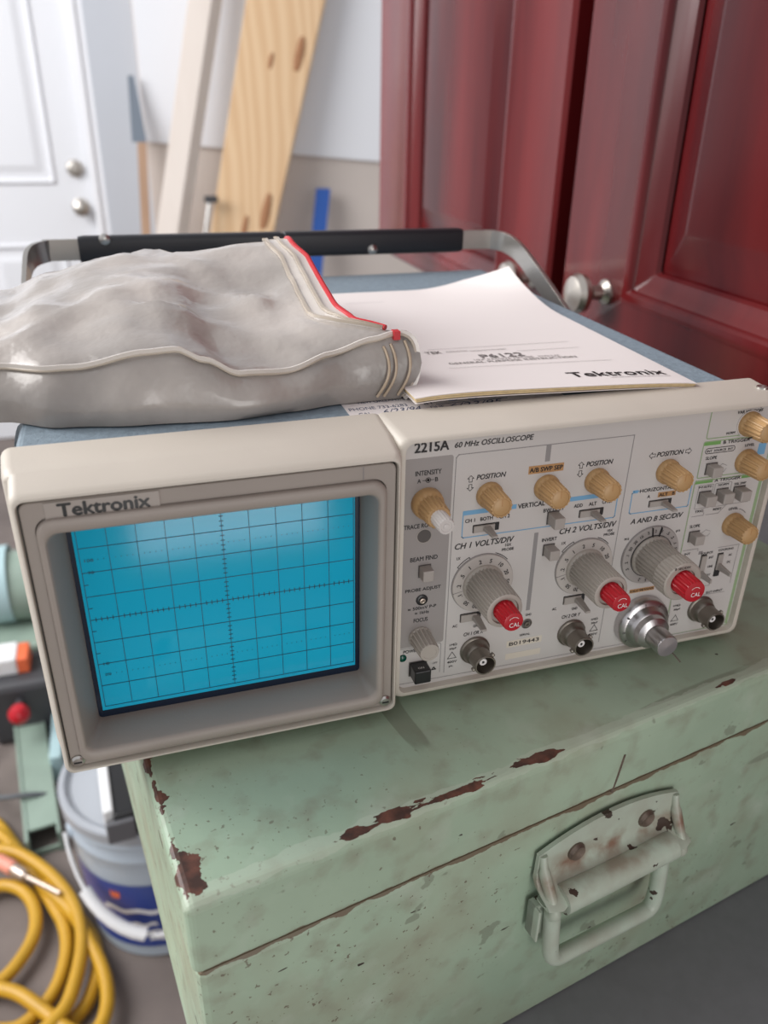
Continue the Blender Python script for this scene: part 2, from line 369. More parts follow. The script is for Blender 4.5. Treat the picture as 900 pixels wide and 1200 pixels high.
# local frame: x along the front, y into depth (slightly skewed), z = 0 at the lid top
SK = math.tan(A2 - A1 - math.pi / 2)
def tl(x, y, z): return (x - SK * y, y, z)
def tbox(m, x0, x1, y0, y1, z0, z1):
    k = len(m.v); m.box(x0, x1, y0, y1, z0, z1); m.v[k:] = [tl(*p) for p in m.v[k:]]
TL = (0, 0, TH)
m = MB(); tbox(m, .0015, TW - .0015, .0015, TD, -TH, -.0358); tbx = bevel(m.build('body', MT['green'], tb, TL, 0), .003, 2)
m = MB(); tbox(m, 0, TW, 0, TD + .001, -.0348, 0); bevel(m.build('lid', MT['green'], tb, TL, 0), .0035, 4)
m = MB(); tbox(m, .003, TW - .003, .0028, TD - .002, -.0362, -.0344); m.build('seam_strip', MT['rivet'], tb, TL, 0)
# crease on the lid front
m = MB(); m.tube([(.187, .0003, -.0345), (.1885, .0001, -.026), (.1905, .0001, -.014)], .0006, 6); m.build('dent_crease', MT['rivet'], tb, TL)
# carrying handle on the front
hp = MB(); nA = 14; top = []
for k in range(nA + 1):
    x = .148 + (.229 - .148) * k / nA; t_ = (x - .1885) / .0405; top.append((x, -.0440 - .0075 * t_ * t_))
rows = []
prof = [(0.0, .0022, 0), (.40, .0024, 0), (.60, .0030, 0), (.74, .0050, 0), (.82, .0085, 0), (.88, .0125, 0), (.93, .0140, 0), (.97, .0125, 0), (.99, .0070, 0)]
for (t_, out, _) in prof:
    row = []
    for k, (x, zt) in enumerate(top):
        e = abs(k - nA / 2) / (nA / 2); zb = -.0745
        flare = 1 + .03 * t_
        edge = max(0.0, (e - .72) / .28)
        o_ = out * (1 - .0 * edge) + (.0025 * t_ * math.sin(math.pi * min(1, edge)) if edge > 0 else 0)
        row.append(((x - .1885) * flare + .1885, -o_, zt + (zb - zt) * t_))
    rows.append(row)
back = [[(p[0], max(-.0004, p[1] + .002) if i < 3 else p[1] + .0022, p[2] + (.0006 if i > 5 else 0)) for p in r_] for i, r_ in enumerate(rows)]
n_ = nA + 1
hp.loft(rows, closed=False); k0 = len(hp.v); hp.loft(back, closed=False)
def rim_faces(a, b):
    for k in range(len(a) - 1): hp.f.append((a[k], a[k + 1], b[k + 1], b[k]))
R_ = len(rows)
rim_faces([k for k in range(n_)], [k0 + k for k in range(n_)])
rim_faces([(R_ - 1) * n_ + k for k in range(n_)], [k0 + (R_ - 1) * n_ + k for k in range(n_)])
rim_faces([i * n_ for i in range(R_)], [k0 + i * n_ for i in range(R_)])
rim_faces([i * n_ + n_ - 1 for i in range(R_)], [k0 + i * n_ + n_ - 1 for i in range(R_)])
wornmint = mat('worn_mint_paint', (.47, .55, .45), .36, col2=(.40, .42, .34), scale=55, detail=6)
def stain(m):
    nt = m.node_tree; N = nt.nodes; L = nt.links; b = N['Principled BSDF']; src = b.inputs['Base Color'].links[0].from_socket
    tc = N.new('ShaderNodeTexCoord'); sx = N.new('ShaderNodeSeparateXYZ'); L.new(tc.outputs['Object'], sx.inputs[0])
    n = N.new('ShaderNodeTexNoise'); n.inputs['Scale'].default_value = 60; n.inputs['Detail'].default_value = 6; L.new(tc.outputs['Object'], n.inputs['Vector'])
    mr = N.new('ShaderNodeMapRange'); mr.inputs[1].default_value = -.072; mr.inputs[2].default_value = -.064; L.new(sx.outputs[2], mr.inputs[0])
    m2 = N.new('ShaderNodeMapRange'); m2.inputs[1].default_value = -.054; m2.inputs[2].default_value = -.062; L.new(sx.outputs[2], m2.inputs[0])
    a = N.new('ShaderNodeMath'); a.operation = 'MULTIPLY'; L.new(mr.outputs[0], a.inputs[0]); L.new(m2.outputs[0], a.inputs[1])
    rp = N.new('ShaderNodeValToRGB'); rp.color_ramp.elements[0].position = .42; rp.color_ramp.elements[1].position = .62; L.new(n.outputs['Fac'], rp.inputs[0])
    a2 = N.new('ShaderNodeMath'); a2.operation = 'MULTIPLY'; L.new(a.outputs[0], a2.inputs[0]); L.new(rp.outputs[0], a2.inputs[1])
    mx = N.new('ShaderNodeMix'); mx.data_type = 'RGBA'; L.new(a2.outputs[0], mx.inputs[0]); L.new(src, mx.inputs[6]); mx.inputs[7].default_value = (.22, .13, .085, 1)
    c1 = N.new('ShaderNodeTexNoise'); c1.inputs['Scale'].default_value = 95; c1.inputs['Detail'].default_value = 6; L.new(tc.outputs['Object'], c1.inputs['Vector'])
    lt = N.new('ShaderNodeMath'); lt.operation = 'GREATER_THAN'; lt.inputs[1].default_value = .655; L.new(c1.outputs['Fac'], lt.inputs[0])
    m3 = N.new('ShaderNodeMix'); m3.data_type = 'RGBA'; L.new(lt.outputs[0], m3.inputs[0]); L.new(mx.outputs[2], m3.inputs[6]); m3.inputs[7].default_value = (.06, .04, .03, 1); L.new(m3.outputs[2], b.inputs['Base Color'])
stain(wornmint)
plate = hp.build('handle_plate', wornmint, tb, TL, 50)
for x in (.1685, .2095):
    MB().lathe([(.0046, 0), (.0046, .0012), (.0036, .0026), (.001, .0016), (0, .0016)], 20).build('rivet', MT['rivet'], plate, (x, -.002, -.0585))
m = MB(); bz = -.0765
m.tube(catmull([(.154, -.008, bz), (.1542, -.0095, -.095), (.1548, -.0105, -.108), (.1575, -.011, -.1125), (.164, -.011, -.1135), (.19, -.011, -.1142), (.209, -.011, -.1148), (.2155, -.011, -.1138), (.2182, -.0105, -.1085), (.219, -.0095, -.095), (.219, -.008, bz)], 6), .0039, 12)
bailo = m.build('handle_bail', wornmint, tb, TL, 60)
m = MB(); m.tube([(.1560, -.0105, -.0738), (.2205, -.0105, -.0738)], .0066, 20); m.build('hinge_roll', wornmint, plate, (0, 0, 0), 60)
for x0, x1 in ((.1500, .1515), (.2270, .2265)):
    m = MB(); m.tube(catmull([(x0, -.0022, -.052), (x0, -.0045, -.060), ((x0 + x1) / 2, -.0095, -.070), (x1, -.0125, -.0775), (x1, -.0095, -.0815)], 4), [.0018] * 4 + [.0026] * 8 + [.0030] * 5, 12); m.build('plate_ear', wornmint, plate, (0, 0, 0), 60)
m = MB(); m.box(.1462, .1525, -.006, -.0005, -.0985, -.079); m.box(.1462, .1475, -.009, -.0005, -.0985, -.079); bevel(m.build('hinge_clip', wornmint, tb, TL, 0), .001)

# ================================================================== OSCILLOSCOPE
SX, SY = .0865, .15
sc = empty('oscilloscope', (SX, SY, Z0 - .064)); tag(sc, 'cream and blue bench oscilloscope with a blue grid screen and many knobs', 'oscilloscope')
SL = (-SX, -SY, .064)
YP = -.004
# case
cs = MB()
def case_loop(y):
    x0, x1, z0, z1 = -.069, .2385, -.0565, .0605
    return [(x0, y, z0 + .004), (x0 + .004, y, z0), (x1 - .004, y, z0), (x1, y, z0 + .004), (x1, y, z1 - .007), (x1 - .006, y, z1), (x0 + .003, y, z1), (x0, y, z1 - .006)]
cs.loft([case_loop(.016), case_loop(.302)], True, True)
bevel(cs.build('case', MT['blue'], sc, SL, 0), .0015, 2, 25)
for x in (-.04, .21):
    for y in (.05, .27): MB().lathe([(.010, 0), (.009, .0075)], 20, axis='z').build('foot', MT['black'], sc, (SL[0] + x, SL[1] + y, SL[2] - .064))
# front frame
ff = MB()
def fr(x0, x1, z0, z1, r, y): return atY(rr(x0, x1, z0, z1, r, 5), y)
yf = -.0068    # right part
ff.loft([fr(.064, .2445, -.0605, .0622, .004, .0205), fr(.064, .2445, -.0605, .0622, .004, .0195), fr(.0655, .2425, -.0588, .0612, .004, yf + .0016), fr(.0662, .2418, -.0582, .0604, .004, yf + .0004), fr(.067, .241, -.0575, .0598, .004, yf), fr(.0682, .2392, -.0562, .0592, .0035, yf), fr(.0686, .2388, -.0557, .0588, .0035, YP - .0002), fr(.0686, .2388, -.0557, .0588, .0035, 0)])
yb = -.0143    # left part around the screen bezel
ff.loft([fr(-.0715, .0675, -.0605, .0622, .004, .0205), fr(-.0715, .0675, -.0605, .0622, .004, .0195), fr(-.0703, .0668, -.0594, .0613, .004, .006), fr(-.0690, .0664, -.0590, .0608, .0035, .0008), fr(-.0679, .0662, -.0587, .0606, .0035, 0), fr(-.0668, .0648, -.0580, .0592, .003, yb + .0022), fr(-.0662, .0642, -.0576, .0580, .003, yb + .0006), fr(-.0655, .0636, -.0570, .0574, .003, yb),
         fr(-.0652, .0633, -.0563, .0566, .003, yb), fr(-.0650, .0631, -.0560, .0563, .003, yb + .0006), fr(-.0650, .0631, -.0560, .0563, .003, -.008)])
frame = ff.build('front_frame', MT['beige'], sc, SL, 40)
# small screw on the top right of the frame
MB().lathe([(.0028, -.001), (.0026, .0006), (.0012, .001), (0, .0006)], 16, axis='z').build('screw', MT['steel'], frame, (.238, .008, .0618))
# dark gap and bezel
MB().loft([fr(-.0651, .0632, -.0561, .0564, .003, -.0098), fr(-.0600, .0580, -.0500, .0460, .003, -.0098)]).build('bezel_gap', MT['black'], sc, SL, 0)
bz_ = MB()
bz_.loft([fr(-.0643, .0625, -.0553, .0554, .0028, -.0100), fr(-.0643, .0625, -.0553, .0554, .0028, -.0125), fr(-.0640, .0622, -.0550, .0551, .0028, -.0128),
          fr(-.0607, .0590, -.0535, .0497, .005, -.0128), fr(-.0605, .0588, -.0533, .0495, .005, -.0120)])
plate_b = bz_.build('bezel_plate', MT['taupe'], sc, SL, 30)
hd = MB()
hd.loft([fr(-.0605, .0588, -.0533, .0495, .0055, -.0105), fr(-.0605, .0588, -.0533, .0495, .0055, -.0140), fr(-.0603, .0586, -.0531, .0494, .0055, -.0147), fr(-.0598, .0580, -.0525, .0490, .005, -.0153), fr(-.0590, .0572, -.0515, .0480, .005, -.0156),
         fr(-.0582, .0563, -.0496, .0455, .0045, -.0155), fr(-.0577, .0557, -.0484, .0446, .004, -.0149), fr(-.0573, .0553, -.0478, .0441, .004, -.0138), fr(-.0530, .0528, -.0458, .0415, .0015, -.0010), fr(-.0530, .0528, -.0458, .0415, .0015, .0015)])
hood = hd.build('screen_hood', MT['taupe'], sc, SL, 40)
m = MB(); m.box(-.056, .056, .0012, .003, -.049, .046); m.build('screen_backing', MT['navy'], sc, SL, 0)
# screen: gently domed plate
sm = MB(); nx, nz = 16, 12; g = []
for j in range(nz + 1):
    for i in range(nx + 1):
        x = -.0512 + .1018 * i / nx; z = -.0418 + .0838 * j / nz
        g.append((x, .0002, z))
sm.add(g, [(j * (nx + 1) + i, j * (nx + 1) + i + 1, (j + 1) * (nx + 1) + i + 1, (j + 1) * (nx + 1) + i) for j in range(nz) for i in range(nx)])
k0 = len(sm.v); sm.box(-.0512, .0506, .0003, .0011, -.0418, .042)
screen = sm.build('screen', MT['screen'], sc, SL)
yl = .0001
def strip(x0, x1, z0, z1, name='graticule_line', mt='line', parent=None):
    return MB().box(min(x0, x1), max(x0, x1), yl - .00008, yl + .0001, min(z0, z1), max(z0, z1)).build(name, MT[mt], parent or screen, (0, 0, 0), 0)
hw = .0001
for i in range(-5, 6): strip(i * .01 - hw, i * .01 + hw, -.04, .04)
for j in range(-4, 5): strip(-.05, .05, j * .01 - hw, j * .01 + hw)
tk = MB()
for i in range(-25, 26):
    if i % 5: tk.box(i * .002 - .00014, i * .002 + .00014, yl - .00008, yl + .0001, -.0009, .0009)
for j in range(-20, 21):
    if j % 5: tk.box(-.0008, .0008, yl - .00008, yl + .0001, j * .002 - .0001, j * .002 + .0001)
for j in range(-20, 21):
    if j % 5 == 0 and j % 10 : pass
for j in (-15, -5, 5, 15):
    tk.box(-.05, -.0485, yl - .00008, yl + .0001, j * .001 - .0001, j * .001 + .0001)
tag(tk.build('graticule_ticks', MT['line'], screen, (0, 0, 0), 0), kind='stuff')
dt = MB()
for z in (.025, -.025):
    for i in range(-23, 26):
        if i % 5: dt.box(i * .002 - .00012, i * .002 + .00012, yl - .00008, yl + .0001, z - .00012, z + .00012)
tag(dt.build('graticule_dots', MT['line'], screen, (0, 0, 0), 0), kind='stuff')
for s, z in (('100', .025), ('90', .02), ('10', -.02), ('0%', -.025)):
    text(s, .0030 if len(s) > 2 else .0021, .0012, MT['line'], screen, (-.0470, yl - .0002, z))
# bezel screws
for x in (-.0617, .0597):
    s_ = MB().lathe([(.0026, 0), (.0026, .0008), (.0018, .0015), (.0, .0016)], 18).build('screw', MT['steel'], plate_b, (x, -.0127, -.0526))
    MB().box(-.0014, .0014, -.0018, -.0012, -.00025, .00025).build('screw_slot', MT['black'], s_, (0, 0, 0), 0)
# name plate
np_ = MB().box(-.0568, -.0206, -.0133, -.0125, .0488, .0550); np_ = bevel(np_.build('name_plate', mat('name_plate_taupe', (.36, .315, .28), .4), plate_b, (0, 0, 0), 0), .0002)
text('Tektronix', .0287, .0045, MT['black'], np_, (-.0383, -.01342, .0520), bold=.06)
m = MB().box(.0500, .0503, -.0130, -.0120, .0500, .0550); m.build('seam_line', MT['inkgrey'], plate_b, (0, 0, 0), 0)

# panel
panel = MB(); panel.loft([fr(.0672, .2402, -.0571, .0602, .004, .002), fr(.0672, .2402, -.0571, .0602, .004, YP)], True, True)
panel = panel.build('front_panel', MT['panel'], sc, SL, 0)
yi = YP - .00006
def pr(pts_box, mt, name, y=None):   # flat printed rectangle (mm)
    x0, x1, z0, z1 = [v_ / 1000 for v_ in pts_box]; y = y or yi
    return MB().box(x0, x1, y, YP + .0005, z0, z1).build(name, MT[mt], panel, (0, 0, 0), 0)
def outline(x0, x1, z0, z1, wd, mt, r=1.0, name='printed_outline', y=None, open_side=None):
    y = y or YP - .00009; a = rr(x0 / 1000, x1 / 1000, z0 / 1000, z1 / 1000, r / 1000, 4); b = rr((x0 + wd) / 1000, (x1 - wd) / 1000, (z0 + wd) / 1000, (z1 - wd) / 1000, max(.05, r - wd) / 1000, 4)
    return MB().loft([atY(a, y), atY(b, y)]).build(name, MT[mt], panel, (0, 0, 0), 0)
def pline(pts, wd, mt, name='printed_line'):
    m = MB(); y = YP - .0001
    for (a, b) in zip(pts[:-1], pts[1:]):
        d = Vector((b[0] - a[0], b[1] - a[1])); d.normalize(); nn = Vector((-d.y, d.x)) * wd / 2
        a2 = Vector(a) - d * wd / 2; b2 = Vector(b) + d * wd / 2
        q = [a2 + nn, a2 - nn, b2 - nn, b2 + nn]; m.add([(p.x / 1000, y, p.y / 1000) for p in q], [(0, 1, 2, 3)])
    return m.build(name, MT[mt], panel, (0, 0, 0), 0)
# grey column on the left, outlines and dividers
MB().loft([atY(rr(.0676, .0885, -.0345, .0519, .001, 3), YP - .00004), atY(rr(.0676, .0885, -.0345, .0519, .001, 3), YP + .0002)], True, True).build('control_column', MT['column'], panel, (0, 0, 0), 0)
pline([(89.6, -51.2), (89.6, 50.4), (90.6, 51.6), (167.6, 51.6), (166.4, -50.6)], .32, 'divider')
pline([(68, -53.4), (234, -55.0)], .3, 'divider')
pline([(69, -35.0), (87.0, -35.0), (87.6, -35.8), (87.6, -50.6)], .25, 'divider')
pr((127.8, 130.0, 44.4, 51.6), 'divider', 'divider_bar'); pr((126.7, 128.6, -26, 12.4), 'divider', 'divider_bar')
pr((94, 117.2, 25.0, 27.0), 'blueprint', 'blue_bar'); pr((140.3, 164, 24.9, 26.9), 'blueprint', 'blue_bar')
pline([(94.0, 26.6), (94.0, 15.4), (94.6, 14.9), (163.6, 14.5), (164.2, 15.1), (164.2, 26.6)], .42, 'blueprint', 'blue_outline')
pline([(174.5, 25.4), (172.0, 25.4), (171.2, 24.6), (171.2, 15.6), (171.8, 15.0), (200.4, 14.8), (200.8, 15.4), (200.8, 25)], .42, 'blueprint', 'blue_outline')
pr((171.4, 174.0, 24.6, 26.0), 'blueprint', 'blue_bar')
outline(203.2, 238.3, 45.8, 58.7, .45, 'greenline'); outline(202.5, 238.3, 27.6, 44.9, .45, 'greenline'); outline(202.0, 238.3, -54.9, 26.6, .5, 'greenline')
pr((202.9, 211.3, 42.9, 44.8), 'greenprint', 'green_bar'); pr((202.4, 211.4, 25.0, 26.7), 'greenprint', 'green_bar'); pr((226.5, 234, 25.0, 26.7), 'greenprint', 'green_bar')
pr((236.6, 238.3, -54, 26), 'greenline', 'green_bar'); pr((231.8, 235.8, 35.6, 41.0), 'blueprint', 'blue_label')
outline(204.2, 219.4, 38.9, 41.6, .3, 'ink', 1.2)
outline(204.6, 212.4, 12.5, 24.2, .22, 'inkgrey', .5); outline(213.2, 222.0, 12.5, 24.2, .22, 'inkgrey', .5)
pline([(204.2, 9.0), (210.2, 9.0), (210.2, 10.4)], .25, 'inkgrey'); pline([(211.6, 9.0), (218, 9.0), (221.5, 12.8), (233, 12.8)], .25, 'inkgrey')
pline([(203.4, -8.2), (211.4, -8.2), (211.4, -9.4)], .25, 'inkgrey'); pline([(212.6, -29.6), (222.2, -29.6), (222.2, -27)], .25, 'inkgrey'); pline([(222.6, -9.4), (234.0, -9.4), (234.0, -30)], .25, 'inkgrey'); pline([(212.8, -34.4), (232, -34.8)], .25, 'inkgrey')
pr((212.2, 214.4, -11.6, -9.9), 'inkgrey', 'mark') ; 
pline([(202.5, -35), (203.4, -52)], .2, 'divider')
pr((119.0, 136.2, -44.4, -40.9), 'whitelab', 'serial_label'); pr((119.0, 136.2, -50.9, -47.8), 'whitelab', 'blank_label')
pr((121.0, 136.6, 39.6, 43.1), 'tanprint', 'tan_patch'); pr((184.3, 193.2, 21.2, 23.5), 'tanprint', 'tan_patch'); pr((178.5, 191.5, -26.6, -24.6), 'tanprint', 'tan_patch')
# triangles
for x, z in ((93.0, -42.9), (162.7, -42.2), (206.6, -45.2)): pline([(x - 2, z - 1.5), (x + 2, z - 1.5), (x, z + 1.8), (x - 2, z - 1.5)], .28, 'ink', 'warning_triangle')
# outline arrows
def arrow(cx, cz, s, ang):
    P = [(0, 1.75), (1.45, .35), (.7, .35), (.7, -1.3), (-.7, -1.3), (-.7, .35), (-1.45, .35), (0, 1.75)]
    a = math.radians(ang); pline([(cx + s * (x * math.cos(a) - z * math.sin(a)), cz + s * (x * math.sin(a) + z * math.cos(a))) for x, z in P], .22, 'ink', 'printed_arrow')
arrow(96.2, 40.6, .9, 0); arrow(96.2, 37.2, .9, 180); arrow(144.6, 40.7, .9, 0); arrow(144.6, 37.3, .9, 180); arrow(178.1, 41.3, .95, 90); arrow(195.4, 41.5, .95, -90)
def ring(cx, cz, r, wd, mt='ink', a0=0, a1=360):
    n = max(6, int(abs(a1 - a0) / 12)); pline([(cx + r * math.cos(math.radians(a0 + (a1 - a0) * k / n)), cz + r * math.sin(math.radians(a0 + (a1 - a0) * k / n))) for k in range(n + 1)], wd, mt, 'printed_arc')
ring(78.5, 42.5, .95, .25); pline([(76.2, 42.5), (77.6, 42.5)], .22, 'ink'); pline([(79.4, 42.5), (80.8, 42.5)], .22, 'ink'); ring(78.5, 42.5, .25, .5)
for cx in (104.6, 152.5): ring(cx, -7.8, 14.7, .32, 'ink', 117, 142); ring(cx, -7.8, 14.4, .32, 'ink', 42, 69)
for a in (117, 142): 
    for cx in (104.6, 152.5):
        c_, s_ = math.cos(math.radians(a)), math.sin(math.radians(a)); pline([(cx + 14.7 * c_, -7.8 + 14.7 * s_), (cx + 13.6 * c_, -7.8 + 13.6 * s_)], .3, 'ink')
ring(223.8, 50.9, 8.2, .3, 'inkgrey', 55, 100); ring(227.4, 2.2, 7.6, .3, 'inkgrey', 40, 75)
pline([(212.5, 31.5), (214.5, 33.5), (217, 32.4)], .25, 'inkgrey'); pline([(214, 30), (216, 29.4), (217, 31)], .25, 'inkgrey')
pline([(211, -.5), (213.5, 1.2), (216, .2)], .25, 'inkgrey'); pline([(213, -1.8), (215, -2.2), (216, -.8)], .25, 'inkgrey')
TEXTS = [
('2215A', 79.4, 56.2, 13.7, 3.9, 'b'), ('60 MHz OSCILLOSCOPE', 105.2, 55.7, 33.0, 2.2, 'i'), ('INTENSITY', 78.5, 45.7, 10.5, 2.0, 'c'), ('A', 74.8, 42.5, 1.4, 1.7, ''), ('B', 81.9, 42.5, 1.2, 1.7, ''),
('POSITION', 104.9, 41.1, 12.5, 2.1, 'i'), ('CH 1', 97.1, 22.4, 4.2, 1.6, ''), ('BOTH', 104.3, 22.4, 5.4, 1.6, ''), ('CH 2', 112.2, 22.3, 4.6, 1.6, ''), ('VERTICAL', 123.9, 25.9, 12.1, 2.1, ''),
('A/B SWP SEP', 128.8, 41.3, 14.6, 1.9, 'b'), ('TRACE ROTATION', 78.2, 23.1, 18.0, 1.9, ''), ('CH 1 VOLTS/DIV', 104.4, 11.2, 26.2, 2.6, 'i'), ('10X', 115.1, 8.7, 2.7, 1.3, ''), ('PROBE', 115.1, 6.6, 5.4, 1.3, ''), ('1X', 93.2, 5.5, 1.6, 1.3, ''),
('BEAM FIND', 78.1, 8.1, 11.6, 1.9, ''), ('PROBE ADJUST', 78.3, -6.6, 15.4, 1.9, ''), ('\u2248 500mV P-P', 78.2, -15.4, 12.4, 1.5, ''), ('\u2248 1kHz', 78.2, -17.8, 6.2, 1.4, ''), ('FOCUS', 77.8, -21.4, 6.2, 1.9, ''), ('POWER', 73.9, -36.6, 6.6, 1.6, ''),
('CH 1 OR X', 102.5, -33.0, 9.2, 1.7, 'i'), ('AC', 93.5, -27.7, 2.2, 1.3, ''), ('GND', 103.6, -29.4, 2.9, 1.3, ''), ('SERIAL', 127.5, -38.7, 5.0, 1.0, ''), ('GND', 128.2, -28.3, 2.8, 1.1, ''), ('B019443', 127.5, -42.6, 14.6, 1.9, 's'),
('1M\u03a9', 93.3, -37.2, 3.4, 1.2, ''), ('20pF', 93.2, -39.4, 3.3, 1.2, ''), ('400V', 93.2, -46.3, 4.5, 1.2, ''), ('pk', 92.8, -48.6, 1.9, 1.2, ''),
('POSITION', 153.1, 41.0, 12.3, 2.1, 'i'), ('BW LIMIT', 134.5, 22.3, 9.5, 1.6, ''), ('ADD', 145.8, 22.5, 3.9, 1.6, ''), ('ALT', 152.6, 22.5, 3.6, 1.6, ''), ('CHOP', 159.7, 22.6, 5.3, 1.6, ''), ('CH 2 VOLTS/DIV', 152.1, 11.3, 27.2, 2.6, 'i'),
('INVERT', 134.1, 8.3, 6.9, 1.6, ''), ('1X', 141.2, 5.4, 1.8, 1.3, ''), ('10X', 163.1, 8.3, 2.6, 1.2, ''), ('PROBE', 162.9, 6.5, 5.2, 1.2, ''), ('CH 2 OR Y', 149.8, -33.0, 9.3, 1.7, 'i'), ('AC', 140.7, -27.8, 2.0, 1.3, ''), ('GND', 151.0, -29.4, 2.8, 1.3, ''),
('1M\u03a9', 162.3, -37.2, 3.3, 1.2, ''), ('20pF', 162.5, -39.4, 3.3, 1.2, ''), ('400V', 162.4, -45.6, 4.9, 1.2, ''), ('POSITION', 186.6, 41.5, 13.0, 2.1, 'i'), ('HORIZONTAL MODE', 187.2, 25.4, 24.6, 1.6, ''), ('A', 179.7, 22.2, 1.4, 1.4, ''), ('ALT   B', 188.7, 22.3, 7.8, 1.4, 'b'),
('A AND B SEC/DIV', 186.0, 11.0, 26.4, 2.4, 'i'), ('VAR HOLDOFF', 223.1, 56.6, 13.0, 1.4, ''), ('NORM', 215.3, 47.6, 4.3, 1.1, ''), ('B TRIGGER', 219.4, 43.6, 13.6, 1.5, ''), ('INT  SOURCE  INT', 211.7, 40.2, 13.2, 1.0, ''), ('SLOPE', 208.0, 36.9, 5.6, 1.4, ''), ('LEVEL', 226.9, 40.9, 4.9, 1.2, ''),
('A TRIGGER', 219.1, 25.7, 13.4, 1.4, ''), ('P-P AUTO', 208.2, 23.2, 6.6, 1.0, ''), ('NORM', 217.6, 23.2, 5.4, 1.0, ''), ('SGL SWP', 226.5, 22.6, 6.2, 1.1, ''), ('TRIG', 207.5, 11.3, 4.4, 1.1, ''), ('RESET', 217.1, 11.2, 4.3, 1.1, ''), ('LEVEL', 226.0, 10.2, 4.9, 1.2, ''), ('SLOPE', 206.9, 4.0, 5.3, 1.4, ''),
('INT', 206.0, -10.2, 3.0, 1.1, ''), ('SOURCE', 216.8, -11.3, 6.4, 1.1, ''), ('COUPLING', 227.2, -11.0, 8.2, 1.1, ''), ('INT', 219.8, -14.1, 2.3, 1.1, ''), ('LINE', 220.3, -19.0, 2.6, 1.1, ''), ('EXT', 220.2, -23.6, 2.6, 1.1, ''), ('AC', 230.4, -14.4, 1.9, 1.1, ''), ('DC', 230.4, -18.2, 1.9, 1.1, ''),
('EXT INPUT', 226.1, -33.6, 9.0, 1.1, ''), ('B DELAY TIME POSITION', 185.0, -25.6, 12.2, 1.1, ''), ('1M\u03a9', 206.2, -38.0, 3.6, 1.2, ''), ('20pF', 206.6, -40.4, 3.6, 1.2, ''), ('400V', 206.6, -48.6, 4.3, 1.2, ''), ('ms', 172.3, 2.6, 2.2, 1.0, ''), ('\u03bcs', 198.4, 2.8, 2.0, 1.2, '')]
for s, x, z, wd, h, st in TEXTS:
    text(s, wd / 1000, h / 1000, MT['ink'], panel, (x / 1000, YP - (.00016 if st in 'bs' else .00014), z / 1000), bold=.045 if st == 'b' else .028, shear=.22 if st == 'i' else 0)

# ---- controls -----------------------------------------------------
def at(x, z, dy=0.0): return (SL[0] + x / 1000, SL[1] + YP - dy, SL[2] + z / 1000)
_mc = {}
def ctrl(name, key, fn, mtl, x, z, label=None, dy=0.0):
    if key not in _mc: _mc[key] = fn().mesh(name, MT[mtl])
    o = link(name, _mc[key], sc, at(x, z, dy)); 
    if label: o['label'] = label
    return o
def sub(name, key, fn, mtl, parent, loc=(0, 0, 0), smooth=35):
    if key not in _mc: _mc[key] = fn().mesh(name, MT[mtl], smooth)
    return link(name, _mc[key], parent, loc)
mm = .001
def P(*a): return [(q[0] * mm, q[1] * mm) + tuple(q[2:]) for q in a]
def small_knob(L): return lambda: MB().lathe(P((5.6, 0), (5.6, 1.4), (5.3, 2.0), (5.1, 2.6, 1), (4.7, L - .8, 1), (4.5, L - .1, 1), (4.1, L), (3.7, L), (3.6, L - .35)), ribs=16, amp=.11)
def knob_face(L): return lambda: MB().lathe(P((3.62, L - .6), (3.62, L - .15), (3.3, L + .05), (0, L + .1)), 24)
for x, z, lab in ((104.6, 32.9, 'tan ribbed position knob of channel one'), (129.8, 33.0, 'tan ribbed knob under the tan separation print'), (152.8, 33.1, 'tan ribbed position knob of channel two'), (186.8, 33.2, 'tan ribbed horizontal position knob'), (223.8, 51.0, 'tan ribbed knob at the top right with a dark chip'), (226.6, 33.4, 'tan ribbed level knob below the top right one'), (227.4, 2.2, 'tan ribbed level knob at the right edge')):
    k = ctrl('knob', 'tanknob', small_knob(12), 'tan', x, z, lab); sub('knob_cap', 'tancap', knob_face(12), 'tan', k)
    sub('pointer_line', 'ptr', lambda: MB().box(-.00015, .00015, -.01215, -.0118, .0005, .0034), 'tanprint', k)
    if z > 50: MB().lathe(P((0, -.3), (1.2, -.2), (1.0, .3), (0, .4)), 9).build('chip', MT['black'], k, (-.0034, -.0062, -.0038), rot=(.9, 0, .75)); MB().lathe(P((6.1, .02), (6.1, .4), (4, .5)), 28).build('knob_skirt', MT['clear'], k)
k = ctrl('knob', 'int', lambda: MB().lathe(P((6.5, 0), (6.5, 1.2), (6.2, 3.2), (5.6, 4.0), (5.4, 4.6, 1), (4.9, 12.8, 1), (4.4, 13.4), (2, 13.5)), ribs=18, amp=.10), 'tan', 78.3, 32.9, 'tan ribbed intensity knob with pale inner knob')
sub('inner_knob', 'intin', lambda: MB().lathe(P((3.5, 13), (3.4, 14, 1), (3.3, 20.4, 1), (3.0, 21), (2.2, 21), (2.0, 20.7), (1.2, 20.7), (1.1, 21.1), (0, 21.2)), ribs=16, amp=.09), 'clear', k)
k = ctrl('knob', 'focus', lambda: MB().lathe(P((5.0, 0), (5.0, .8), (4.8, 1.2, 1), (4.4, 11.3, 1), (4.0, 12), (3.0, 12), (2.9, 11.8), (0, 11.8)), ribs=16, amp=.11), 'grip', 77.8, -29.9, 'warm grey ribbed focus knob')
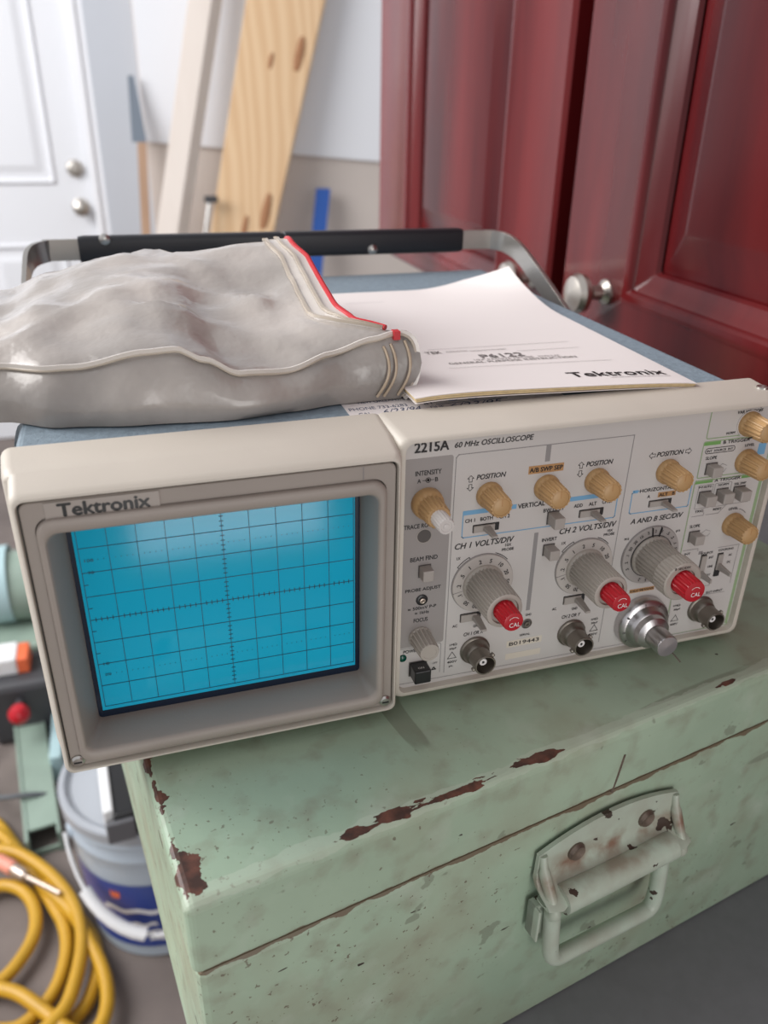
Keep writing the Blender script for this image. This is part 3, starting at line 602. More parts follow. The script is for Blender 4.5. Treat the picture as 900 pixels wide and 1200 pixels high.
# volts per division dials
def dial(cx, cz, R, kr, L, key):
    d = ctrl('dial_plate', key + 'd', lambda: MB().lathe(P((R, 0), (R, .9), (R - .25, 1.15), (kr + 1.5, 1.3), (0, 1.3)), 56), 'dial2' if key == 'sd' else 'dial', cx, cz)
    ringm = sub('dial_edge', key + 'e', lambda: MB().lathe(P((R + .25, -.02), (R + .25, .3), (R, .35)), 56, closed_ends=False), 'inkgrey', d)
    k = ctrl('dial_knob', key + 'k', lambda: MB().lathe(P((kr + 1.3, .8), (kr + 1.3, 1.8), (kr + .9, 2.4), (kr + .55, 2.8, 1), (kr + .1, L - 1.2, 1), (kr - .05, L - .8, 1), (kr - .3, L - .2), (kr - .8, L), (kr - 1.9, L), (kr - 2.1, L - 1.2), (0, L - 1.3)), ribs=30, amp=.085), 'grip', cx, cz)
    return d, k
def red_knob(k, L, L2, r, cal='CAL'):
    o = sub('calibration_knob', 'red%.1f%.1f' % (L, L2), lambda: MB().lathe(P((r, L - 1.4), (r, L - .6), (r - .05, L, 1), (r - .3, L2 - .9, 1), (r - .6, L2 - .1), (r - 1.0, L2), (0, L2 + .05)), ribs=16, amp=.10), 'red', k)
    o['label'] = 'red ribbed calibration knob'
    text(cal, .0046, .0020, MT['white'], o, (.0004, -(L2 + .25) * mm, -.0011))
    ar = MB(); pts = [(2.5 * math.cos(a), 2.5 * math.sin(a)) for a in [math.radians(q) for q in range(40, 146, 15)]]
    ar.loft([[(x * .92 * mm, -(L2 + .22) * mm, z * .92 * mm) for x, z in pts], [(x * mm, -(L2 + .22) * mm, z * mm) for x, z in pts]], closed=False); ar.build('white_arc', MT['white'], o, smooth=0)
    return o
nums = [('1', 127), ('2', 101), ('5', 76), ('10', 48), ('20', 22), ('50', -3), ('.5', 152), ('.2', 177), ('.1', -157), ('50', -131), ('20', -106), ('10', -85)]
for cx in (104.6, 152.5):
    d, k = dial(cx, -7.8, 13.7, 7.9, 22.5, 'vd')
    for s, a in nums:
        ar = math.radians(a)
        text(s, .0030, .0018, MT['ink'], d, (.0110 * math.cos(ar), -.00135, .0110 * math.sin(ar)), rot=(math.pi / 2, -ar + math.pi / 2, 0), bold=.03, keep=True)
    aw = math.radians(-168); q = MB().box(.0088, .0137, -.00135, -.001, -.0001, .0001); q.v = [(p[0] * math.cos(aw) - p[2] * math.sin(aw), p[1], p[0] * math.sin(aw) + p[2] * math.cos(aw)) for p in q.v]; q.build('index_line', MT['inkgrey'], d, smooth=0)
    red_knob(k, 22.5, 30.5, 4.6)
d, k = dial(185.6, -7.2, 14.3, 8.6, 17, 'sd')
sub('window_ring', 'sdw', lambda: MB().lathe(P((10.4, .9), (10.4, 1.5), (10.2, 1.7)), 56, closed_ends=False), 'ink', d)
txts = ['.5', '.2', '.1', '50', '20', '10', '5', '2', '1', '.5', '.2', '.1', '50', '20', '10', '5', '2', '1', '.5', '.2']
for i, s in enumerate(txts):
    ar = math.radians(205 - i * 16.5)
    text(s, .0026, .0014, MT['ink'], d, (.0124 * math.cos(ar), -.00135, .0124 * math.sin(ar)), rot=(math.pi / 2, -ar + math.pi / 2, 0), bold=.03, keep=True)
MB().lathe(P((8.9, 16.2), (9.3, 16.8), (9.4, 17.4, 1), (9.2, 23.2, 1), (9.0, 24.0), (8.4, 24.5), (6.0, 24.4), (5.8, 23.4), (0, 23.3)), ribs=34, amp=.05).build('outer_collar', MT['grip'], k)
text('B SEC/DIV', .0075, .0011, MT['ink'], k, (-.0015, -.02458, .0071), bold=.03)
for a in (97, 78):
    aw = math.radians(a); q = MB().box(.0092, .0143, -.0019, -.001, -.00018, .00018); q.v = [(p[0] * math.cos(aw) - p[2] * math.sin(aw), p[1], p[0] * math.sin(aw) + p[2] * math.cos(aw)) for p in q.v]; q.build('index_line', MT['ink'], d, smooth=0)
red_knob(k, 24.5, 32.5, 5.3)
# metal vernier dial
k = ctrl('vernier_dial', 'ver', lambda: MB().lathe(P((13.2, 0), (13.2, 3.2), (12.8, 4.2), (12.2, 4.8), (10.6, 5.4), (9.6, 7.0), (9.2, 8.0), (8.3, 8.6), (8.0, 11.5), (6.4, 12.6), (5.4, 13.0), (5.3, 21.6), (5.0, 22.2), (0, 22.4)), 48), 'alu', 186.6, -42.2, 'brushed aluminium vernier dial with cylindrical turning knob')
for s, a in (('1', 150), ('2', 100), ('3', 60), ('8', 190), ('9', 215)):
    ar = math.radians(a); text(s, .0008, .0016, MT['ink'], k, (.0114 * math.cos(ar), -.0054, .0114 * math.sin(ar)), rot=(math.pi / 2, -ar + math.pi / 2, 0))
MB().tube([(.0035, -.022, -.0042), (.007, -.024, -.0085)], .00035, 6).build('lock_pin', MT['bnc'], k)
# BNC connectors
def bnc_fn(): return MB().lathe(P((6.9, 0), (6.9, .8), (6.6, 1.1), (6.2, 1.3), (5.9, 3.0), (5.3, 4.6), (4.85, 5.0), (4.8, 11.8), (4.6, 12.0), (4.1, 12.0), (4.0, 5.0), (0, 5.0)), 36)
for x, z, lab in ((103.6, -42.0, 'dull metal connector of channel one'), (150.9, -42.2, 'dull metal connector of channel two'), (219.9, -42.2, 'dull metal external trigger connector')):
    b_ = ctrl('bnc_connector', 'bnc', bnc_fn, 'bnc', x, z, lab)
    sub('insulator', 'ins', lambda: MB().lathe(P((1.7, 4.5), (1.7, 9.4), (1.5, 9.6), (.8, 9.6), (.7, 9.0), (0, 9.0)), 20), 'white', b_)
    sub('contact', 'con', lambda: MB().lathe(P((.55, 6), (.5, 9.5), (0, 9.55)), 10), 'black', b_)
    for a in (35, 215):
        c_, s_ = math.cos(math.radians(a)), math.sin(math.radians(a)); q = MB().lathe(P((1.0, 0), (1.0, 1.0), (.7, 1.3), (0, 1.35)), 12, axis='z')
        o = q.build('bayonet_lug', MT['bnc'], b_, (.0046 * c_, -.0092, .0046 * s_)); o.rotation_euler = Vector((c_, 0, s_)).to_track_quat('Z', 'Y').to_euler()
# round holes
def hole(x, z, r, nm, lip=None):
    h = ctrl(nm, nm + str(r), lambda: MB().lathe(P((r + .35, -.05), (r + .35, .18), (r + .1, .22), (r, .12), (r * .97, -.9), (0, -.9)), 28), lip or 'lgrey', x, z)
    sub('hole_shade_disc', 'rec' + str(r), lambda: MB().lathe(P((r * .98, .05), (r * .98, .13), (0, .13)), 24), 'dgrey', h); return h  # flat dark disc imitates the shade inside the hole
hole(77.8, 18.3, 2.9, 'trim_hole'); g_ = hole(127.8, -33.0, 2.2, 'ground_jack', 'bnc')
sub('jack_core', 'jc', lambda: MB().lathe(P((1.3, .1), (1.3, .8), (.7, .8), (.6, .3), (0, .3)), 16), 'bnc', g_)
pj_ = ctrl('probe_jack', 'pjk', lambda: MB().lathe(P((2.5, 0), (2.5, .5), (2.2, .7), (1.3, .7), (1.2, .2), (0, .2)), 28), 'black', 77.9, -11.5)
sub('jack_ring', 'jr', lambda: MB().lathe(P((1.25, .2), (1.2, 1.4), (.8, 1.5), (.55, 1.4), (.5, .6), (0, .6)), 18), 'brass', pj_)
ctrl('power_led', 'led', lambda: MB().lathe(P((1.8, 0), (1.7, .5), (1.2, .9), (0, 1.0)), 20), 'led', 70.3, -39.6, 'small dark green power lamp')
# push buttons
def button(name, x, z, wx, wz, L, mt='lgrey', label=None, bev=.0004, frame_=True):
    b_ = MB().box(-wx / 2000, wx / 2000, -L * mm, .0005, -wz / 2000, wz / 2000).build(name, MT[mt], sc, at(x, z), 0); bevel(b_, bev, 2)
    if frame_: MB().box(-wx / 2000 - .0004, wx / 2000 + .0004, -.00022, .0003, -wz / 2000 - .0004, wz / 2000 + .0004).build('slot', MT['dgrey'], b_, (0, 0, 0), 0)
    if label: b_['label'] = label
    return b_
button('push_button', 78.6, 2.2, 4.6, 5.0, 5.0, label='grey beam find push button')
button('push_button', 134.4, 18.6, 4.6, 5.2, 6.5, label='grey bandwidth limit push button'); button('push_button', 134.2, 3.4, 4.6, 4.6, 6.0, label='grey invert push button')
for x, z in ((208.6, 18.2), (217.6, 18.5), (226.6, 18.5)): button('push_button', x, z, 5.4, 5.0, 5.5)
button('push_button', 209.0, 31.8, 5.0, 4.6, 5.0); button('push_button', 207.4, -1.2, 4.8, 4.6, 5.0)
pb = button('power_button', 77.4, -46.2, 7.4, 6.6, 7.0, 'black', 'black square power button', .0006)
text('ON', .0026, .0012, MT['white'], pb, (-.0002, -.0045, .00335), rot=(0, 0, 0))
text('OFF', .0022, .001, MT['ink'], panel, (.0852, YP - .0001, -.0452)); text('ON', .0018, .001, MT['ink'], panel, (.0852, YP - .0001, -.0415))
pline([(83.9, -48.6), (85.6, -48.6), (84.8, -47.4), (83.9, -48.6)], .5, 'ink', 'printed_mark')
# slide switches
def slider(x, z, wx, wz, lx, L, vertical=False, label=None, tilt=0.0):
    s_ = MB().loft([atY(rr(-wx / 2000, wx / 2000, -wz / 2000, wz / 2000, .0002, 1), -.00012), atY(rr(-wx / 2000, wx / 2000, -wz / 2000, wz / 2000, .0002, 1), .0004)], True, True).build('slide_switch', MT['black'], sc, at(x, z), 0)
    if label: s_['label'] = label
    b_ = MB()
    if not vertical:
        b_.box(-wx / 2000 + .0003, wx / 2000 - .0022, -.0009, 0, -wz / 2000 + .0003, wz / 2000 - .0004); b_.build('slide_plate', MT['lgrey'], s_, smooth=0)
        b_ = MB(); h = wz / 2000 * .55; a, c_ = .0017, .0012
        b_.loft([[(lx * mm - a, 0, -h), (lx * mm + a, 0, -h), (lx * mm + a, 0, h), (lx * mm - a, 0, h)], [(lx * mm - c_, -L * mm, -h * .5 + tilt * mm), (lx * mm + c_, -L * mm, -h * .5 + tilt * mm), (lx * mm + c_, -L * mm, h * .5 + tilt * mm), (lx * mm - c_, -L * mm, h * .5 + tilt * mm)]], True, True)
    else:
        b_.box(-wx / 2000 + .0003, wx / 2000 - .0003, -.0009, 0, lx * mm - .0018, wz / 2000 - .0006); b_.build('slide_plate', MT['lgrey'], s_, smooth=0)
        b_ = MB(); h = wx / 2000 * .6; a, c_ = .0016, .001
        b_.loft([[(-h, 0, lx * mm - a), (h, 0, lx * mm - a), (h, 0, lx * mm + a), (-h, 0, lx * mm + a)], [(-h * .5, -L * mm, lx * mm - c_), (h * .5, -L * mm, lx * mm - c_), (h * .5, -L * mm, lx * mm + c_), (-h * .5, -L * mm, lx * mm + c_)]], True, True)
    bevel(b_.build('lever', MT['lgrey'], s_, smooth=0), .0003)
slider(104.3, 18.3, 11.6, 3.6, .2, 9, label='slide switch choosing channel one, both or two'); slider(152.4, 18.4, 11.6, 3.6, .8, 9, label='slide switch for add, alternate and chop'); slider(186.0, 18.5, 11.4, 3.2, 1.6, 9, label='horizontal mode slide switch')
slider(100.4, -24.2, 9.6, 4.2, 2.2, 10, tilt=-1, label='coupling switch above the channel one connector'); slider(150.0, -24.2, 10.6, 4.2, 1.6, 10, tilt=-1, label='coupling switch above the channel two connector')
slider(215.6, -18.5, 3.2, 13.0, -3.6, 8, True, label='trigger source lever switch'); slider(224.8, -18.8, 3.2, 12.6, -.6, 9, True, label='external coupling lever switch at the right edge')
# calibration sticker on the case top
stk = MB(); a = math.radians(-3)
stk.box(.0555, .150, .0150, .066, .0604, .06072); stk = stk.build('calibration_sticker', MT['paper'], sc, SL, 0); stk['label'] = 'white paper calibration sticker with handwriting'
zt = .06080
inkb = mat('blue_black_ink', (.05, .07, .14), .7)
for s, x, y, wd, h in (('PHONE 733-6283', .0690, .0305, .0245, .0032), ('BY', .0905, .0300, .0042, .0030), ('CAL.', .0620, .0243, .0058, .0030), ('DUE', .0925, .0248, .0058, .0028), ('NEW ORLEANS, LA', .0735, .0375, .0220, .0030), ('3748 SALEM ST', .0740, .0425, .0200, .0028), ('SERVICE CENTER', .0720, .0480, .026, .0030)):
    text(s, wd, h, inkb, stk, (x, y, zt), rot=(0, 0, 0))
text('6/23/94', .0170, .0052, inkb, stk, (.0775, .0250, zt), rot=(0, 0, .03), shear=.5); text('6/23/95', .0250, .0052, inkb, stk, (.1095, .0245, zt), rot=(0, 0, .03), shear=.5)
sg = MB(); sg.tube(catmull([(.097 + .0030 * t + .004 * math.sin(t * 2.1), .033 + .004 * math.cos(t * 2.1), zt) for t in range(9)], 5), .00028, 5); sg.build('signature', inkb, stk)
pl_ = MB()
for (x0, x1, y) in ((.068, .088, .0222), (.093, .125, .0278), (.098, .130, .0222)): pl_.box(x0, x1, y, y + .0003, .0606, zt)
pl_.build('ruled_lines', inkb, stk, smooth=0)
# carry handle
hd_ = empty('tmp', (0, 0, 0)); bpy.data.objects.remove(hd_)
zl, zh = .0, .0768
path = [(.2535, .115, .004), (.2545, .20, .0405), (.2545, .270, .0695), (.2530, .296, .0775), (.245, .3085, .0800), (.225, .3110, .0805), (.086, .3118, .0815), (-.052, .3115, .0825), (-.066, .309, .0825), (-.0755, .297, .080), (-.0775, .270, .071), (-.0785, .20, .041), (-.0785, .115, .004)]
pp = catmull(path, 6); hm = MB(); loops = []
for i, p in enumerate(pp):
    t = (pp[min(i + 1, len(pp) - 1)] - pp[max(i - 1, 0)]).normalized(); side = Vector((0, 0, 1)).cross(t); side.normalize()
    wv = t.cross(side).normalized(); 
    if wv.z < 0: wv = -wv
    hwid, hth = .0066, .0014
    loops.append([p + wv * hwid + side * hth, p + wv * hwid - side * hth, p - wv * hwid - side * hth, p - wv * hwid + side * hth])
hm.loft(loops, True, True)
hand = bevel(hm.build('carry_handle', MT['handle'], sc, SL, 50), .0008)
gm = MB(); gl = []
for x, r_ in ((-.0465, .0), (-.0465, 1), (-.043, 1.08), (.085, 1.08), (.0855, .98), (.0875, .98), (.088, 1.08), (.2165, 1.08), (.2195, 1), (.2195, 0)):
    zz = .0825 - .002 * (x + .05) / .27; gl.append([(x, .3117 + q[0] * (r_ or .1), zz + q[1] * (r_ or .1)) for q in rr(-.0045, .0045, -.0078, .0078, .003, 3)])
gm.loft(gl, True, True); gm.build('handle_grip', MT['gripblack'], hand, (0, 0, 0), 40)
for x in (-.03, .15): MB().lathe(P((3.6, 0), (3.4, 1.2), (2, 2.2), (0, 2.4)), 18).build('grip_rivet', MT['steel'], hand, (x, .3072, .0765 if x > 0 else .089))
for x, s_ in ((-.0685, -1), (.2385, 1)):
    h_ = MB(); q = []
    for r_, d_ in ((.0, 0), (.034, 0), (.034, .004), (.030, .0095), (.024, .0105), (.0, .0105)): q.append([(x + s_ * d_, .115 + (r_ or .001) * math.cos(2 * math.pi * k / 32) * 1.35, .004 + (r_ or .001) * math.sin(2 * math.pi * k / 32)) for k in range(32)])
    h_.loft(q, True, True); h_.build('handle_hub', MT['blue'], sc, SL, 40)

# ================================================================== MANUAL
FL = Vector((.0812, .0205, .0612)); ang = math.radians(-1.8); BW, BD = .1290, .2110
bk = empty('manual', (FL.x, FL.y, Z0 + .0610), ang); tag(bk, 'white booklet with printed cover lying on top of the oscilloscope', 'booklet')
def bend(s, t):
    """height of the cover above the case top at booklet coordinates (metres)"""
    e = math.exp(-(t / .045) ** 2)
    z = .0025 + e * (.0032 * math.exp(-(s / .05) ** 2) + .0026 * math.sin(max(0, min(1, s / BW)) * math.pi) ** .7)
    d = max(0.0, (s - BW * .50) / (BW * .50)) * max(0.0, (t - BD * .62) / (BD * .38))
    return z + .0165 * d ** 1.9
def sheet(lift0, lift1, inset, name, mtl, sag):
    m = MB(); n1, n2 = 26, 34; top = []; bot = []
    for j in range(n2 + 1):
        for i in range(n1 + 1):
            s = inset + (BW - 2 * inset) * i / n1; t = (inset if name != 'cover' else 0) + (BD - inset) * j / n2
            z = bend(s, t); curl = max(0, z - .0075); x = s - curl * .6; y = t - curl * 1.7
            f = 1 - sag
            zz = (.0025 + (z - .0025) * f)
            top.append((x, y, zz + lift1)); bot.append((x, y, zz + lift0))
    N = (n1 + 1); k = len(top); m.v = top + bot
    for j in range(n2):
        for i in range(n1):
            a = j * N + i; m.f.append((a, a + 1, a + N + 1, a + N)); m.f.append((k + a, k + a + N, k + a + N + 1, k + a + 1))
    for i in range(n1): m.f.append((i, k + i, k + i + 1, i + 1)); b = n2 * N + i; m.f.append((b, b + 1, k + b + 1, k + b))
    for j in range(n2): a = j * N; m.f.append((a, a + N, k + a + N, k + a)); a = j * N + n1; m.f.append((a, k + a, k + a + N, a + N))
    return m.build(name, mtl, bk, (0, 0, 0), 30)
cover = sheet(-.0003, .0, 0, 'cover', MT['paper'], 0)
for i in range(2): sheet(-.0011 - .0008 * i, -.0004 - .0008 * i, .0004 + .0003 * i, 'page', MT['pages'], .03 * (i + 1))
sheet(-.0023, -.0020, .0003, 'back_cover', MT['paper'], .12)
def btext(s, x, y, wd, h, mt='ink', **k): text(s, wd, h, MT[mt], cover, (x, y, bend(x, y)), rot=(0, 0, 0), conform=bend, **k)
btext('Tektronix', .0985, .0160, .0470, .0072, bold=.022); btext('TEK', .0310, .0690, .0078, .0040, 'inkgrey', bold=.03); btext('INSTRUCTION', .0430, .0690, .0108, .0022, 'inkgrey'); btext('INFORMATION SHEET', .0590, .0680, .0190, .0018, 'inkgrey')
btext('P6122', .0612, .0570, .0216, .0066, 'inkgrey', bold=.03); btext('10X PASSIVE PROBE', .0600, .0512, .0300, .0026, 'inkgrey'); btext('MODULAR', .0830, .0512, .0110, .0024, 'inkgrey'); btext('GENERAL PURPOSE INSTRUCTION', .0630, .0470, .0640, .0030, 'inkgrey', bold=.02)
def bline(x0, x1, y, t=.0004):
    m = MB()
    for k in range(8):
        a = x0 + (x1 - x0) * k / 8; b = x0 + (x1 - x0) * (k + 1) / 8
        m.add([(a, y, bend(a, y) + .0003), (b, y, bend(b, y) + .0003), (b, y + t, bend(b, y + t) + .0003), (a, y + t, bend(a, y + t) + .0003)], [(0, 1, 2, 3)])
    m.build('printed_rule', MT['inkgrey'], cover, smooth=0)
bline(.030, .105, .0745, .0003); bline(.072, .105, .0630, .0003); bline(.028, .109, .0380, .0003); bline(.092, .122, .0098, .0004); bline(.015, .038, .181, .0003)

# ================================================================== VINYL BAG
def interp(tab, x):
    if x <= tab[0][0]: return tab[0][1]
    for (a, b), (c_, d_) in zip(tab[:-1], tab[1:]):
        if x <= c_:
            t = (x - a) / (c_ - a); t = t * t * (3 - 2 * t); return b + (d_ - b) * t
    return tab[-1][1]
seam_z = [(-.19, .069), (-.12, .074), (-.070, .0805), (-.045, .0815), (-.0195, .0865), (-.0078, .0872), (.0025, .0828), (.015, .0768), (.033, .0755), (.052, .0800), (.070, .0845), (.080, .0865)]
front_y = [(-.19, .072), (-.12, .062), (-.073, .0500), (-.0516, .0385), (-.0228, .0334), (.012, .0300), (.0386, .0334), (.057, .0369), (.0806, .0375)]
apex_z = [(-.19, .068), (-.15, .073), (-.105, .0805), (-.077, .0890), (-.056, .0980), (-.034, .1034), (-.001, .1054), (.033, .1060), (.056, .1075)]
ZT = .0612
bag = empty('vinyl_bag', (-.02, .13, Z0 + .0605)); tag(bag, 'milky vinyl zip pouch with red zip line on top of the oscilloscope', 'bag')
BL = (.02, -.13, -.0605)
xs = [-.185 + (.060 + .185) * i / 70 for i in range(71)]; loops = []
NV = 44
def mouth_x(y): return interp([(.03, .085), (.0445, .084), (.052, .0740), (.062, .0668), (.08, .0635), (.13, .0635), (.15, .0595), (.2, .060), (.25, .058)], y)
for i, x in enumerate(xs):
    e = i / 70; xf = x + .026 * max(0, (e - .6) / .4) ** 1.4
    l = []; fy = interp(front_y, xf); sz = interp(seam_z, xf); sy = fy + .0055; az = interp(apex_z, x); ay = .152; by = .232
    taper = min(1, (i / 10)) ** .6
    for k in range(NV):
        t = k / (NV - 1)
        if t < .16:                # front gusset
            q = t / .16; y = fy + (sy - fy) * q - .0035 * math.sin(q * math.pi); z = ZT + (sz - ZT) * q
        elif t < .62:              # top, seam to ridge
            q = (t - .16) / .46; y = sy + (ay - sy) * q; mb_ = min(1, max(0, (e - .45) / .5)); z = sz + (az - sz) * ((1 - mb_) * math.sin(q * math.pi / 2) ** .85 + mb_ * (.55 * q + .45 * q * q))
        elif t < .85:              # behind the ridge
            q = (t - .62) / .23; y = ay + (by - ay) * q; z = az - (az - ZT - .004) * q ** 1.8
        else:
            q = (t - .85) / .15; y = by + (fy + .004 - by) * q; z = ZT + .004 * (1 - q) ** 3
        xx = x
        # mouth: right end follows the zip line
        if t < .16:
            q = t / .16; xx = x + (xf - x) * (.80 + .34 * math.sin(min(1, q * 1.1) * math.pi * .72) - .06 * q ** 6 )
        elif e > .6 and t < .85: xx = x + (mouth_x(y) - .060) * ((e - .6) / .4) ** 1.4
        if .17 < t < .84:
            wr = noise.noise(Vector((xx * 22, y * 34, 1.3))) * .0042 + noise.noise(Vector((xx * 55 + y * 30, y * 70, 4.1))) * .0026
            wr += .0022 * math.exp(-((y - .095 - .25 * xx + .01 * math.sin(xx * 60)) / .006) ** 2) + .002 * math.exp(-((y - .075 + .35 * xx) / .005) ** 2) - .0022 * math.exp(-((y - .118 + .1 * xx) / .009) ** 2)
            wr += .0018 * math.exp(-(((xx - .03) + (y - .1) * .5) / .006) ** 2)
            fade = min(1, (t - .17) / .08) * min(1, (.84 - t) / .1) * min(1, (1 - e) * 6 + .15); z += wr * fade
        elif t < .16 and t > .01:
            y += noise.noise(Vector((x * 40, t * 12, 8.8))) * .0022 * math.sin(t / .16 * math.pi)
        z = max(z, ZT); 
        l.append((xx, y, ZT + (z - ZT) * (.05 + .95 * taper)))
    loops.append(l)
b_ = MB(); b_.loft(loops, True, True); body = b_.build('pouch', MT['bag'], bag, BL, 60)
# piped weld along the front seam
sp = [(x, interp(front_y, x) + .0050, interp(seam_z, x) + .0004) for x in xs[6:]] + [(x, interp(front_y, x) + .0050, interp(seam_z, x) + .0004) for x in (.064, .068, .072, .076)]
sp += [(.0800, .0428, .0868), (.0832, .0418, .0866), (.0860, .0405, .0845), (.0873, .0395, .0805), (.0876, .0385, .0755), (.0866, .0372, .0700), (.0842, .0368, .0652), (.0815, .0370, .0622)]
sp = catmull(sp, 2)
m = MB(); m.tube(sp, .0007, 8); m.build('seam_piping', MT['bagseam'], bag, BL, 60)
m = MB(); lo = []
for i, p in enumerate(sp):
    out = Vector((0, -.2, 1)) if p.x < .078 and p.z > .07 else (p - Vector((.072, .0405, .074))).normalized()
    lo.append([p + Vector((0, -.0005, 0)), p + out * .0019 + Vector((0, -.0005, 0)), p + out * .0019 + Vector((0, .0004, 0)), p + Vector((0, .0004, 0))])
m.loft(lo, True, True); m.build('seam_flange', MT['zipwhite'], bag, BL, 60)
amber = mat('amber_weld', (.50, .40, .29), .35)
for off in (.0722, .0752, .0812):
    st = MB(); pts = []
    for j in range(11):
        q = j / 10; z = ZT + .002 + (interp(seam_z, off) - ZT - .004) * q; yy = interp(front_y, off) + .0045 * q - .0035 * math.sin(q * math.pi) - .0012
        pts.append((off + .0050 * math.sin(q * math.pi * .72) - .002, yy, z))
    st.tube(catmull(pts, 3), .0006, 6); st.build('weld_line', amber, bag, BL, 60)
MB().box(.0785, .0812, .0405, .0445, .0850, .0884).build('red_zip_end', MT['redzip'], bag, BL, 0)
# zip band along the mouth
ks = [k for k in range(NV) if .165 <= k / (NV - 1) <= .665][::-1]
def bandmesh(i0, i1, l0, l1, name, mt, parent=None, kk=ks):
    """strip lying on the pouch between two loops near its mouth"""
    m = MB(); lo = []
    for n, k in enumerate(kk):
        def pt(f):
            a = int(math.floor(f)); b = min(70, a + 1); return Vector(loops[a][k]).lerp(Vector(loops[b][k]), f - a)
        wv_ = min(1, (len(kk) - 1 - n) / 5 + .15); A = pt(70 - (70 - i0) * wv_); B = pt(70 - (70 - i1) * wv_); u = Vector((0, -.25, 1))
        lo.append([A + u * l0, B + u * l0, B + u * l1, A + u * l1])
    m.loft(lo, True, True); return m.build(name, MT[mt], parent or bag, BL if parent is None else (0, 0, 0), 60)
zb = bandmesh(66.6, 70, -.0004, .0009, 'zip_band', 'zipwhite'); bandmesh(68.2, 68.55, .0009, .0020, 'zip_ridge', 'bagseam', zb); bandmesh(66.5, 66.9, .0006, .0018, 'zip_ridge', 'bagseam', zb)
edge = [Vector(loops[70][k]) + Vector((.0003, -.0002, .0009)) for k in ks]
m = MB(); m.tube(catmull(edge, 3), .0012, 8); m.build('red_zip_line', MT['redzip'], zb)

# ================================================================== BACKGROUND OBJECTS
def lean(name, mtl, bl, br, tl_, tr, th, label, cat, tdir=None, **k):
    """plank through four front corners (bottom left/right, top left/right)"""
    P4 = [Vector(p) for p in (bl, br, tr, tl_)]; nn = (P4[1] - P4[0]).cross(P4[3] - P4[0]).normalized()
    if nn.y < 0: nn = -nn
    if tdir: nn = Vector(tdir).normalized()
    v = P4 + [p + nn * th for p in P4]; c0 = (P4[0] + P4[1]) / 2
    m = MB().add([p - c0 for p in v], [(0, 1, 2, 3), (7, 6, 5, 4), (0, 4, 5, 1), (1, 5, 6, 2), (2, 6, 7, 3), (3, 7, 4, 0)])
    return tag(bevel(m.build(name, mtl, None, (c0.x, c0.y, c0.z + Z0), 0), .003), label, cat, **k), c0
def ext(p0, p1, z):   # extend the line p0-p1 to height z
    p0, p1 = Vector(p0), Vector(p1); t = (z - p0.z) / (p1.z - p0.z); return p0 + (p1 - p0) * t
# wide pine board: measured low (z -.33) and high (z .48) edges, leaning back to the wall
def leanboard(name, mtl, l0, l1, r0, r1, th, ztop, label, cat, dy=.16, tdir=None):
    a0, a1, b0, b1 = Vector(l0), Vector(l1), Vector(r0), Vector(r1)
    return lean(name, mtl, ext(a0, a1, -1.145), ext(b0, b1, -1.145), ext(a0, a1, ztop), ext(b0, b1, ztop), th, label, cat, tdir)
pb_, c0 = leanboard('pine_board', MT['pine'], (0.3245, 3.0201, -0.3122), (0.5215, 3.0783, 0.475), (0.5636, 3.0196, -0.319), (0.8048, 3.0792, 0.487), .022, .85, 'wide knotty pine board leaning against the white wall', 'board', .16, (.5, .87, 0))
for (kp, sx, sz) in (((0.7005, 3.0655, 0.2987), 0.017, 0.075), ((0.5984, 3.0647, 0.2888), 0.008, 0.03), ((0.5422, 3.0255, -0.2407), 0.018, 0.09), ((0.4585, 3.0218, -0.289), 0.012, 0.06)):
    q = MB().lathe([(0, -.002), (1, -.001), (.85, .001), (0, .0015)], 16); q.v = [(p[0] * sx + p[2] * sz * .24, p[1], p[2] * sz) for p in q.v]
    q.build('knot', MT['knot'], pb_, (kp[0] - c0.x, kp[1] - c0.y - .002, kp[2] - c0.z))
leanboard('wood_stud', MT['stud'], (0.1246, 2.9832, -0.301), (0.3201, 3.0619, 0.4656), (0.2009, 2.983, -0.3029), (0.4012, 3.0622, 0.4686), .06, .8, 'narrow pale wooden stud leaning left of the pine board', 'stud', .22, (.72, .69, 0))
sw = empty('long_scraper', (.1, 3.08, 0)); tag(sw, 'long wooden stick with a blue grey tapered top by the corner post', 'tool')
m = MB(); m.loft([[(.085, 3.10, 0.02), (.138, 3.10, .02), (.138, 3.115, .02), (.085, 3.115, .02)], [(.097, 3.15, .235), (.118, 3.15, .235), (.118, 3.165, .235), (.097, 3.165, .235)]], True, True)
m.build('blade', MT['bluegrey'], sw, (-.1, -3.08, Z0), 0)
m = MB(); m.loft([[(.02, 2.95, -1.15), (.055, 2.95, -1.15), (.055, 2.97, -1.15), (.02, 2.97, -1.15)], [(.103, 3.10, .02), (.135, 3.10, .02), (.135, 3.115, .02), (.103, 3.115, .02)]], True, True)
m.build('shaft', MT['oldwood'], sw, (-.1, -3.08, Z0), 0)
lv = MB(); lv.loft([[(.60, 2.95, -1.15), (.655, 2.95, -1.15), (.655, 2.975, -1.15), (.60, 2.975, -1.15)], [(.775, 3.12, -.148), (.828, 3.12, -.15), (.828, 3.145, -.15), (.775, 3.145, -.148)]], True, True)
tag(lv.build('spirit_level', MT['bluetool'], None, (0, 0, Z0), 0), 'blue straight tool leaning on the wall right of the pine board', 'level')
br_ = empty('thin_rod_tool', (.2, 2.95, 0)); tag(br_, 'thin grey rod with a small black head between stud and pine board', 'tool')
m = MB(); m.tube([(.12, 2.88, -1.15), (.332, 2.985, -.170)], .007, 8); m.build('rod', MT['steel'], br_, (-.2, -2.95, Z0))
m = MB(); m.box(.315, .363, 2.97, 3.0, -.178, -.155); bevel(m.build('head', MT['dark'], br_, (-.2, -2.95, Z0), 0), .004)

